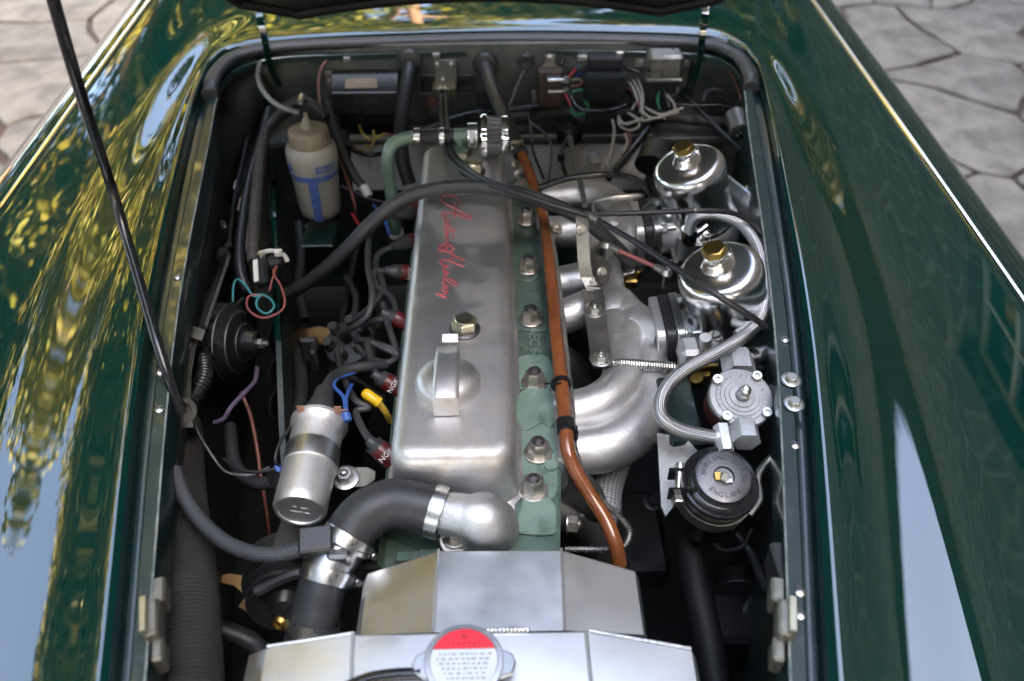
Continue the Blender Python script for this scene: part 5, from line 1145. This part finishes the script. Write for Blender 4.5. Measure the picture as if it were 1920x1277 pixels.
hose('brown_wire', 'thin brown pipe looping down the left of the bulkhead', 'wire', 'wire_brown', [(655, 106, .875), (625, 108, .875), (604, 125, .868), (597, 160, .85), (603, 210, .83), (620, 260, .80), (645, 320, .76), (662, 372, .73), (668, 400, .70)], .003, 8, 8)
for k, (l, m) in enumerate((([(640, 350, .72), (690, 372, .71), (722, 380, .70)], 'wire_purple'), ([(700, 385, .72), (720, 410, .73), (730, 440, .72)], 'wire_blue'), ([(660, 400, .68), (672, 420, .67), (690, 432, .67)], 'wire_red'))):
    hose('small_wire', ('thin purple wire', 'thin blue wire', 'thin red wire')[k]+' in the dark beside the rear of the engine', 'wire', m, l, .003, 6, 8)

# ================================================================ BULKHEAD EQUIPMENT
def bk(px, py, d=0.): return P(px, py, y=BY-d)
# voltage control box
vb = thing('control_box', 'black voltage control box with tan label on the bulkhead', 'control box', bk(682, 200))
x0, x1 = bk(622, 180, .05).x, bk(746, 180, .05).x; zt, zm, zb = bk(690, 138, .02).z, bk(690, 175, .055).z, bk(690, 213, .055).z
xm, wx = (x0+x1)/2, x1-x0
b = MB(); ch = .012; prof = [(BY-.002, zb-.004), (BY-.052, zb-.004), (BY-.056, zb), (BY-.056, zm-.002), (BY-.053, zm+.002), (BY-.022, zt-.002), (BY-.018, zt), (BY-.002, zt)]
b.loft([[(x0, y, z) for y, z in prof], [(x1, y, z) for y, z in prof]]); b.build('lid', 'black_plastic', vb, 30)
b = MB(); b.box((xm, BY-.025, zb-.022), (wx*.94, .045, .034), None, .003); b.build('base', 'gloss_black', vb)
b = MB(); b.tube([V((x0+.003, BY-.0545, zm+.001)), V((x1-.003, BY-.0545, zm+.001))], .0012, 1, 6); b.build('lid_edge', 'steel_dull', vb)
nn = V((0, -(zt-zm), -.034+.0)).normalized(); fc = V((xm, (BY-.053+BY-.022)/2, (zm+zt)/2)); sn = V((0, -(zt-zm-.004), .031)).normalized()
b = MB(); b.box((0, 0, .0008), (.062, .022, .0012), frame(fc-V((.006, 0, 0)), sn, (1, 0, 0)), .0003); b.build('tan_label', 'label_tan', vb)
mt = text_mb('LUCAS', .015, frame(V((xm+.002, BY-.0565, zm-.016)), (0, -1, 0), (1, 0, 0)), .0006); text_mb('12 V', .010, frame(V((xm+.008, BY-.0565, zm-.038)), (0, -1, 0), (1, 0, 0)), .0006, mb=mt); mt.build('moulded_text', 'hose_dusty', vb)
b = MB(); b.box((0, 0, 0), (.012, .002, .04), frame(bk(617, 152, .03), (0, 0, 1)), .0005); b.lathe([(.005, 0), (.005, .003), (0, .004)], frame(bk(617, 152, .034), (0, -1, 0)), 14); b.build('side_lug', 'steel_dull', vb)
for k, (l, m) in enumerate((([(672, 232, .755), (680, 250, .76), (692, 262, .765), (706, 260, .765), (722, 250, .762)], 'wire_yellow'), ([(700, 245, .76), (702, 262, .755), (694, 275, .75), (684, 272, .75)], 'wire_yellow'), ([(722, 250, .76), (735, 254, .757), (748, 258, .755)], 'wire_pink'))):
    hose('regulator_wire', ('yellow wire hanging under the control box', 'short yellow wire tail under the control box', 'pink wire under the control box')[k], 'wire', m, l, .0022, 8, 8)
hose('black_harness', 'pair of black wires drooping under the control box', 'harness', 'gloss_black', [(628, 260, .76), (655, 275, .765), (672, 285, .768), (700, 289, .768), (730, 282, .765)], .006, 8, 10)
# chassis plate and cable bracket
cpz = thing('chassis_plate', 'black and grey chassis number plate on the bulkhead', 'plate', bk(840, 172))
a, c = bk(784, 140, .002), bk(894, 174, .002); b = MB(); b.box(((a.x+c.x)/2, BY-.002, (a.z+c.z)/2), (c.x-a.x, .0016, a.z-c.z), None, .0004); b.build('plate', 'plate_black', cpz)
b = MB(); q = ((a.x+c.x)/2, (a.z+c.z)/2, c.x-a.x, a.z-c.z)
for s in (-1, 1): b.box((q[0], BY-.0032, q[1]+s*(q[3]/2-.001)), (q[2], .001, .0011), None, .0002); b.box((q[0]+s*(q[2]/2-.001), BY-.0032, q[1]), (.0011, .001, q[3]-.003), None, .0002)
b.build('plate_border', 'steel', cpz)
b = MB(); b.box((c.x-.020, BY-.0032, c.z+.009), (.030, .001, .011), None, .0002); b.build('number_panel', 'plate_grey', cpz)
text_mb('AUSTIN', .0095, frame(V((a.x+.020, BY-.0032, a.z-.008)), (0, -1, 0), (1, 0, 0)), .0003).build('maker_lettering', 'plate_grey', cpz); mt = text_mb('ENGLAND', .007, frame(V((c.x-.022, BY-.0032, a.z-.007)), (0, -1, 0), (1, 0, 0)), .0003); mt.build('plate_lettering', 'plate_grey', cpz)
cbk = thing('cable_stop_bracket', 'rusty L-shaped bracket holding two control cables on the bulkhead', 'bracket', bk(835, 160, .02))
a, c = bk(814, 112, .006), bk(857, 155, .006); b = MB(); b.box(((a.x+c.x)/2, BY-.006, (a.z+c.z)/2), (c.x-a.x, .003, a.z-c.z), None, .0005)
b.build('upright', 'steel_dull', cbk)
b = MB(); b.box(((a.x+c.x)/2-.003, BY-.022, c.z+.001), (c.x-a.x+.004, .034, .003), None, .0005); b.box(((a.x+c.x)/2-.003, BY-.038, c.z-.007), (c.x-a.x+.004, .003, .016), None, .0005); b.build('shelf', 'brass_pale', cbk)
for x, y, d in ((821, 120, .008), (848, 120, .008), (832, 149, .008)):
    b = MB(); b.lathe([(.0055, 0), (.0052, .002), (.003, .004), (0, .0045)], frame(bk(x, y, d), (0, -1, 0)), 16); b.build('screw', 'zinc', cbk)
for x in (826, 836):
    b = MB(); q = P(x, 176, .842); b.cyl(q+V((0, 0, -.008)), q+V((0, 0, .012)), .0045); b.build('cable_end', 'zinc', cbk)
b = MB(); b.lathe([(.012, 0), (.011, .003), (0, .004)], frame(bk(810, 190, .0), (0, -1, 0)), 20); b.build('red_plug', 'wire_brown', car)
for x, y in ((651, 109), (818, 103), (1162, 100)):
    b = MB(); b.box(bk(x, y, .006), (.016, .012, .010), None, .002); b.build('clip', 'steel', car)
b = MB(); b.lathe([(.015, 0), (.015, .001), (0, .0015)], frame(bk(592, 118, .0), (0, -1, 0)), 22); b.build('blanking_disc', 'bay_green', car)
# grommet with thin cable
for x, y, r in ((986, 113, .018), (905, 180, .016)):
    b = MB(); b.lathe([(r*.4, .010), (r*.7, .011), (r*.8, .006), (r, .005), (r, 0)], frame(bk(x, y), (0, -1, 0)), 26); b.build('grommet', 'rubber_grey', car)
hose('speedo_cable', 'thin grey cable dropping from the round bulkhead grommet', 'cable', 'wire_grey', [(986, 114, .86), (983, 130, .85), (968, 165, .825), (955, 200, .80)], .0028, 8, 8)
hose('upper_loom', 'dark wiring loom running across the foot of the bulkhead', 'loom', 'loom', [(760, 262, .745), (830, 235, .752), (900, 215, .758), (960, 222, .76), (1030, 212, .765), (1100, 210, .768), (1170, 212, .768), (1230, 215, .765), (1300, 225, .76), (1370, 230, .76)], .0105, 8, 14)
hose('upper_black_cable', 'black cable lying above the wiring loom', 'cable', 'gloss_black', [(830, 228, .775), (890, 212, .78), (940, 208, .783), (990, 202, .787), (1010, 200, .79)], .006, 8, 10)
# fuse block
fb = thing('fuse_block', 'brown bakelite fuse block with glass fuses on the bulkhead', 'fuse block', bk(1031, 200, .02))
a, c = bk(1009, 133, .03), bk(1053, 201, .03); b = MB(); b.box(((a.x+c.x)/2, BY-.018, (a.z+c.z)/2), (c.x-a.x, .03, a.z-c.z), None, .003); b.build('body', 'bakelite', fb)
b = MB(); q = bk(1031, 118, .01); b.prism([(-.022, -.016), (.022, -.016), (.010, .0), (.010, .018), (-.010, .018), (-.010, 0)], .003, frame(q, (0, -1, 0), (1, 0, 0)), .0005); b.build('metal_tab', 'steel_dull', fb)
b = MB(); b.lathe([(.0055, 0), (.0052, .003), (0, .005)], frame(bk(1031, 107, .014), (0, -1, 0)), 16); b.build('tab_screw', 'zinc', fb)
for y in (148, 169):
    b = MB(); q = bk(1038, y, .038); b.box(q, (.030, .008, .013), None, .002); o = b.build('fuse_clip', 'plate_grey', fb)
    b = MB(); b.cyl(q+V((-.012, -.006, 0)), q+V((.020, -.006, 0)), .0035); b.box(q+V((.024, -.003, 0)), (.012, .010, .012), None, .002); b.build('fuse', 'zinc', o)
b = MB(); b.cyl(bk(1000, 170, .03), bk(1000, 200, .03), .006); b.box(bk(1003, 190, .03), (.006, .012, .03)); b.build('terminal', 'steel_dull', fb)
# black module
bm = thing('ignition_module', 'black plastic module with embossed mark on the bulkhead', 'module', bk(1132, 190, .02))
a, c = bk(1097, 140, .05), bk(1172, 190, .05); b = MB(); b.box(((a.x+c.x)/2, BY-.028, (a.z+c.z)/2), (c.x-a.x, .05, a.z-c.z), None, .006); b.box(((a.x+c.x)/2, BY-.015, a.z+.012), ((c.x-a.x)*.82, .03, .024), None, .004); b.build('case', 'conduit', bm)
q = V(((a.x+c.x)/2, BY-.0535, (a.z+c.z)/2)); b = MB()
for s in (-1, 1): b.box(q+V((.002*s, 0, .005*s)), (.026, .0012, .0022), None, .0004)
b.box(q, (.014, .0012, .002), Matrix.Identity(4), .0004); b.build('embossed_mark', 'black_plastic', bm)
b = MB(); b.box(bk(1092, 108, .012), (.020, .014, .012), None, .002); b.build('clip', 'zinc', bm)
# silver relay can
rl2 = thing('relay', 'square dull silver relay can on the right of the bulkhead', 'relay', bk(1247, 160, .02))
a, c = bk(1217, 103, .045), bk(1277, 148, .045); b = MB(); b.box(((a.x+c.x)/2, BY-.030, (a.z+c.z)/2), (c.x-a.x, .045, a.z-c.z), None, .006); b.box(((a.x+c.x)/2, BY-.030, c.z), (c.x-a.x+.003, .048, .006), None, .0015); b.build('can', 'zinc', rl2)
for x in (1202, 1286): b = MB(); q = bk(x, 115, .004); b.prism(rrect(.012, .010, .006, 4), .003, frame(q, (0, -1, 0)), .0005); b.lathe([(.005, .003), (.0048, .006), (0, .008)], frame(q, (0, -1, 0)), 14); b.build('ear', 'steel_dull', rl2)
b = MB()
for x in (1232, 1248, 1268): b.box(bk(x, 160, .025), (.012, .004, .03), None, .001)
b.build('blade', 'rubber_grey', rl2)
b = MB(); b.box(bk(1298, 145, .006), (.016, .004, .08), None, .001); tag(b.build('bulkhead_bracket', 'black_plastic'), 'narrow dark bracket beside the silver relay', 'bracket')
# flasher can at the right edge
fc_ = thing('flasher_can', 'small grey cylinder unit against the right inner wing', 'relay', P(1380, 260, .80))
q0, q1 = P(1378, 214, .855), P(1390, 255, .84); b = MB(); b.lathe([(.016, 0), (.0185, .002), (.0185, .040), (.0195, .043), (.0195, .047), (.017, .048), (0, .047)], frame(q0, q1-q0), 32); b.build('can', 'plate_grey', fc_)
b = MB(); M = frame(q0, q1-q0)
for k in range(3): b.cyl(M @ V((-.004+.005*k, .006*(k-1), .046)), M @ V((-.004+.005*k, .006*(k-1), .050)), .0022)
b.build('pin', 'zinc', fc_)
# wiring clutter
wires = [
 ('wire_white', [(1172, 135, .82), (1190, 142, .825), (1202, 165, .82), (1206, 190, .81), (1200, 210, .80)], 'cream wire beside the black module, outermost of four'),
 ('wire_white', [(1172, 142, .82), (1186, 150, .822), (1198, 172, .82), (1203, 195, .81), (1205, 215, .80)], 'cream wire beside the black module, second of four'),
 ('wire_white', [(1172, 150, .815), (1184, 160, .82), (1193, 180, .815), (1198, 200, .80)], 'cream wire beside the black module, third of four'),
 ('wire_pink', [(1172, 165, .81), (1185, 170, .815), (1195, 186, .81), (1200, 204, .80)], 'pinkish wire beside the black module, innermost of four'),
 ('wire_white', [(1185, 205, .795), (1195, 192, .80), (1215, 205, .80), (1240, 215, .80), (1262, 208, .80), (1280, 203, .80)], 'cream wire arched across the harness knot'),
 ('wire_white', [(1178, 212, .79), (1205, 226, .79), (1235, 219, .795), (1255, 214, .80)], 'cream wire passing under the harness knot'),
 ('wire_white', [(1200, 205, .80), (1222, 222, .795), (1250, 216, .80), (1272, 210, .80)], 'cream wire through the middle of the harness knot'),
 ('wire_white', [(1160, 218, .785), (1162, 235, .78), (1180, 244, .775), (1198, 238, .78), (1195, 228, .785), (1175, 234, .785), (1205, 222, .79)], 'cream wire coil hanging left of the harness knot'),
 ('wire_white', [(1160, 222, .785), (1170, 232, .785), (1190, 228, .787), (1210, 218, .79)], 'short cream wire left of the harness knot'),
 ('wire_white', [(1148, 225, .78), (1152, 245, .77), (1148, 275, .75), (1140, 305, .73), (1135, 322, .71)], 'pale wire hanging down in front of the heat shield'),
 ('wire_pink', [(1178, 248, .77), (1182, 262, .76), (1175, 280, .75), (1165, 290, .745)], 'pinkish wire tail hanging over the heat shield'),
 ('wire_white', [(1172, 250, .77), (1176, 268, .76), (1168, 285, .75)], 'pale wire tail hanging over the heat shield'),
 ('wire_green', [(1236, 172, .82), (1233, 190, .81), (1238, 205, .80)], 'green wire under the silver relay'),
 ('wire_white', [(1250, 178, .82), (1262, 192, .81), (1266, 205, .80)], 'pale wire right of the green one under the relay'),
 ('wire_grey', [(1243, 160, .82), (1248, 180, .815), (1256, 200, .80)], 'grey wire under the silver relay'),
 ('wire_grey', [(1268, 160, .82), (1270, 172, .815), (1258, 180, .81), (1245, 176, .81)], 'grey wire hooked under the silver relay'),
 ('wire_green', [(1094, 185, .80), (1100, 200, .79), (1095, 212, .785), (1080, 214, .785), (1073, 204, .79), (1075, 190, .80)], 'green wire loop under the black module'),
 ('wire_green', [(1072, 198, .80), (1074, 213, .79), (1090, 216, .785), (1103, 206, .79), (1102, 192, .80)], 'second green wire loop under the black module'),
 ('wire_purple', [(1075, 205, .79), (1080, 222, .78), (1092, 224, .778), (1096, 214, .78)], 'pale purple wire loop under the black module'),
 ('wire_green', [(1072, 173, .825), (1084, 170, .825), (1095, 168, .82)], 'green wire into the lower fuse'),
 ('wire_white', [(1070, 150, .83), (1085, 148, .83), (1095, 152, .825)], 'cream wire into the upper fuse'),
 ('wire_red', [(1060, 178, .82), (1066, 188, .815), (1070, 198, .81)], 'red wire below the fuse block'),
 ('wire_red', [(1062, 150, .835), (1072, 138, .845), (1080, 128, .85)], 'red wire above the upper fuse'),
 ('wire_blue', [(1072, 138, .845), (1080, 128, .85), (1086, 120, .855)], 'blue sleeved wire above the upper fuse'),
 ('wire_blue', [(1080, 142, .84), (1090, 138, .84), (1100, 143, .835)], 'blue wire left of the black module'),
 ('wire_green', [(1086, 128, .85), (1090, 118, .856), (1088, 108, .86)], 'green wire rising to the clip above the module'),
 ('wire_brown', [(1070, 162, .83), (1086, 160, .83), (1096, 150, .828)], 'brown wire between the two fuses'),
 ('gloss_black', [(1060, 165, .82), (1072, 185, .81), (1085, 204, .80), (1120, 210, .795), (1150, 206, .795), (1175, 198, .80)], 'black wire looping beneath the black module'),
 ('gloss_black', [(1052, 122, .86), (1058, 108, .868), (1075, 102, .87), (1105, 104, .868), (1140, 112, .86), (1170, 125, .85), (1205, 138, .84)], 'black cable arching over the black module'),
 ('wire_black', [(1170, 168, .80), (1182, 180, .80), (1183, 195, .79)], 'short black wire right of the black module'),
 ('wire_black', [(1260, 196, .80), (1310, 198, .80), (1350, 197, .80), (1378, 205, .80)], 'black wire running to the right inner wing'),
 ('wire_brown', [(1300, 100, .88), (1330, 104, .875), (1360, 122, .868), (1380, 155, .855), (1394, 200, .84)], 'thin brown pipe curving down the right corner'),
 ('wire_grey', [(994, 230, .785), (1020, 250, .775), (1034, 275, .76), (1032, 310, .74), (1028, 345, .72)], 'grey wire crossing the heat shield beside the orange pipe'),
 ('wire_black', [(990, 210, .79), (996, 250, .78), (1000, 285, .765), (1020, 335, .74)], 'dark wire right of the heater hose'),
 ('wire_black', [(1318, 190, .81), (1325, 172, .82), (1345, 168, .822), (1362, 178, .818), (1366, 195, .81)], 'black wire loop near the flasher can')]
for m, l, lab in wires: hose('wire', lab, 'wire', m, l, .0026 if m not in ('gloss_black',) else .0045, 6, 8, None, 'loose wires on the bulkhead')
b = MB(); b.box(P(1232, 222, .79), (.034, .02, .014), None, .003); tag(b.build('harness_clip', 'gloss_black'), 'black clip binding the cream wires together', 'clip')
hose('steering_stay', 'thin dark brace rod crossing the rear right corner', 'rod', 'black_plastic', [(1270, 168, .80), (1340, 235, .78), (1412, 305, .76)], .0045, 4, 10)
hose('clutch_pipe', 'black tube slanting down from the harness over the heat shield', 'pipe', 'gloss_black', [(1222, 232, .78), (1190, 275, .765), (1160, 312, .75), (1140, 335, .74)], .007, 6, 12)
# gearbox selector / boot in the heat shield
gs = thing('cable_boot', 'black rubber boot with pale cable coming through the heat shield', 'boot', P(1070, 250, .75))
q = P(1068, 252, .745); b = MB(); b.lathe([(.026, -.006), (.026, .0), (.022, .004), (.021, .010), (.017, .012), (.016, .020), (.008, .024)], frame(q, (.02, -1, .25)), 28); b.build('boot', 'gloss_black', gs)
b = MB(); b.tube(pts([(1068, 258, .765), (1072, 275, .772), (1080, 310, .78), (1090, 350, .785), (1097, 385, .79)]), [.006, .0055, .005, .0048, .0048], 6, 12); b.build('cable', 'wire_grey', gs)
b = MB(); b.tube(pts([(1064, 262, .765), (1052, 280, .76), (1054, 305, .75), (1062, 330, .74)]), .004, 6, 8); b.box(P(1052, 295, .757), (.014, .008, .018), None, .002); b.build('lever', 'black_plastic', gs)
b = MB(); b.lathe([(.014, 0), (.014, .002), (.008, .004), (0, .004)], frame(P(1114, 297, .70), (0, -.6, .8)), 20); tag(b.build('shield_washer', 'steel_dull'), 'large washer fixing on the heat shield', 'washer')
b = MB(); b.cyl(P(1222, 312, .74), P(1232, 275, .76), .034, .028); tag(b.build('servo_boot', 'rubber'), 'black rubber cover behind the rear carburettor', 'boot')
b = MB(); b.cyl(P(978, 318, .76), P(978, 330, .775), .014); b.cyl(P(978, 335, .765), P(978, 345, .762), .017); tag(b.build('temperature_sender', 'nut_steel'), 'hexagonal metal sender at the rear of the cylinder head', 'sender')

# tan sheets added for sunlit ground seen past the pulley and the distributor
for l, lab in (([(398, 1088, .45), (430, 1078, .45), (470, 1084, .45), (492, 1110, .45), (520, 1150, .45), (470, 1152, .45), (448, 1140, .45), (462, 1120, .45), (440, 1100, .45), (412, 1094, .45)], 'tan sheet added as sunlit ground showing beside the alternator pulley'), ([(556, 622, .42), (600, 615, .42), (632, 622, .42), (625, 645, .42), (575, 648, .42)], 'tan strip added as sunlit ground in the gap left of the distributor')):
    p = pts(l); b = MB(); b.prism([(q.x, q.y) for q in p], .004, Matrix.Translation((0, 0, p[0].z))); tag(b.build('sunlit_ground_sheet', 'tan_ground'), lab, 'ground patch')
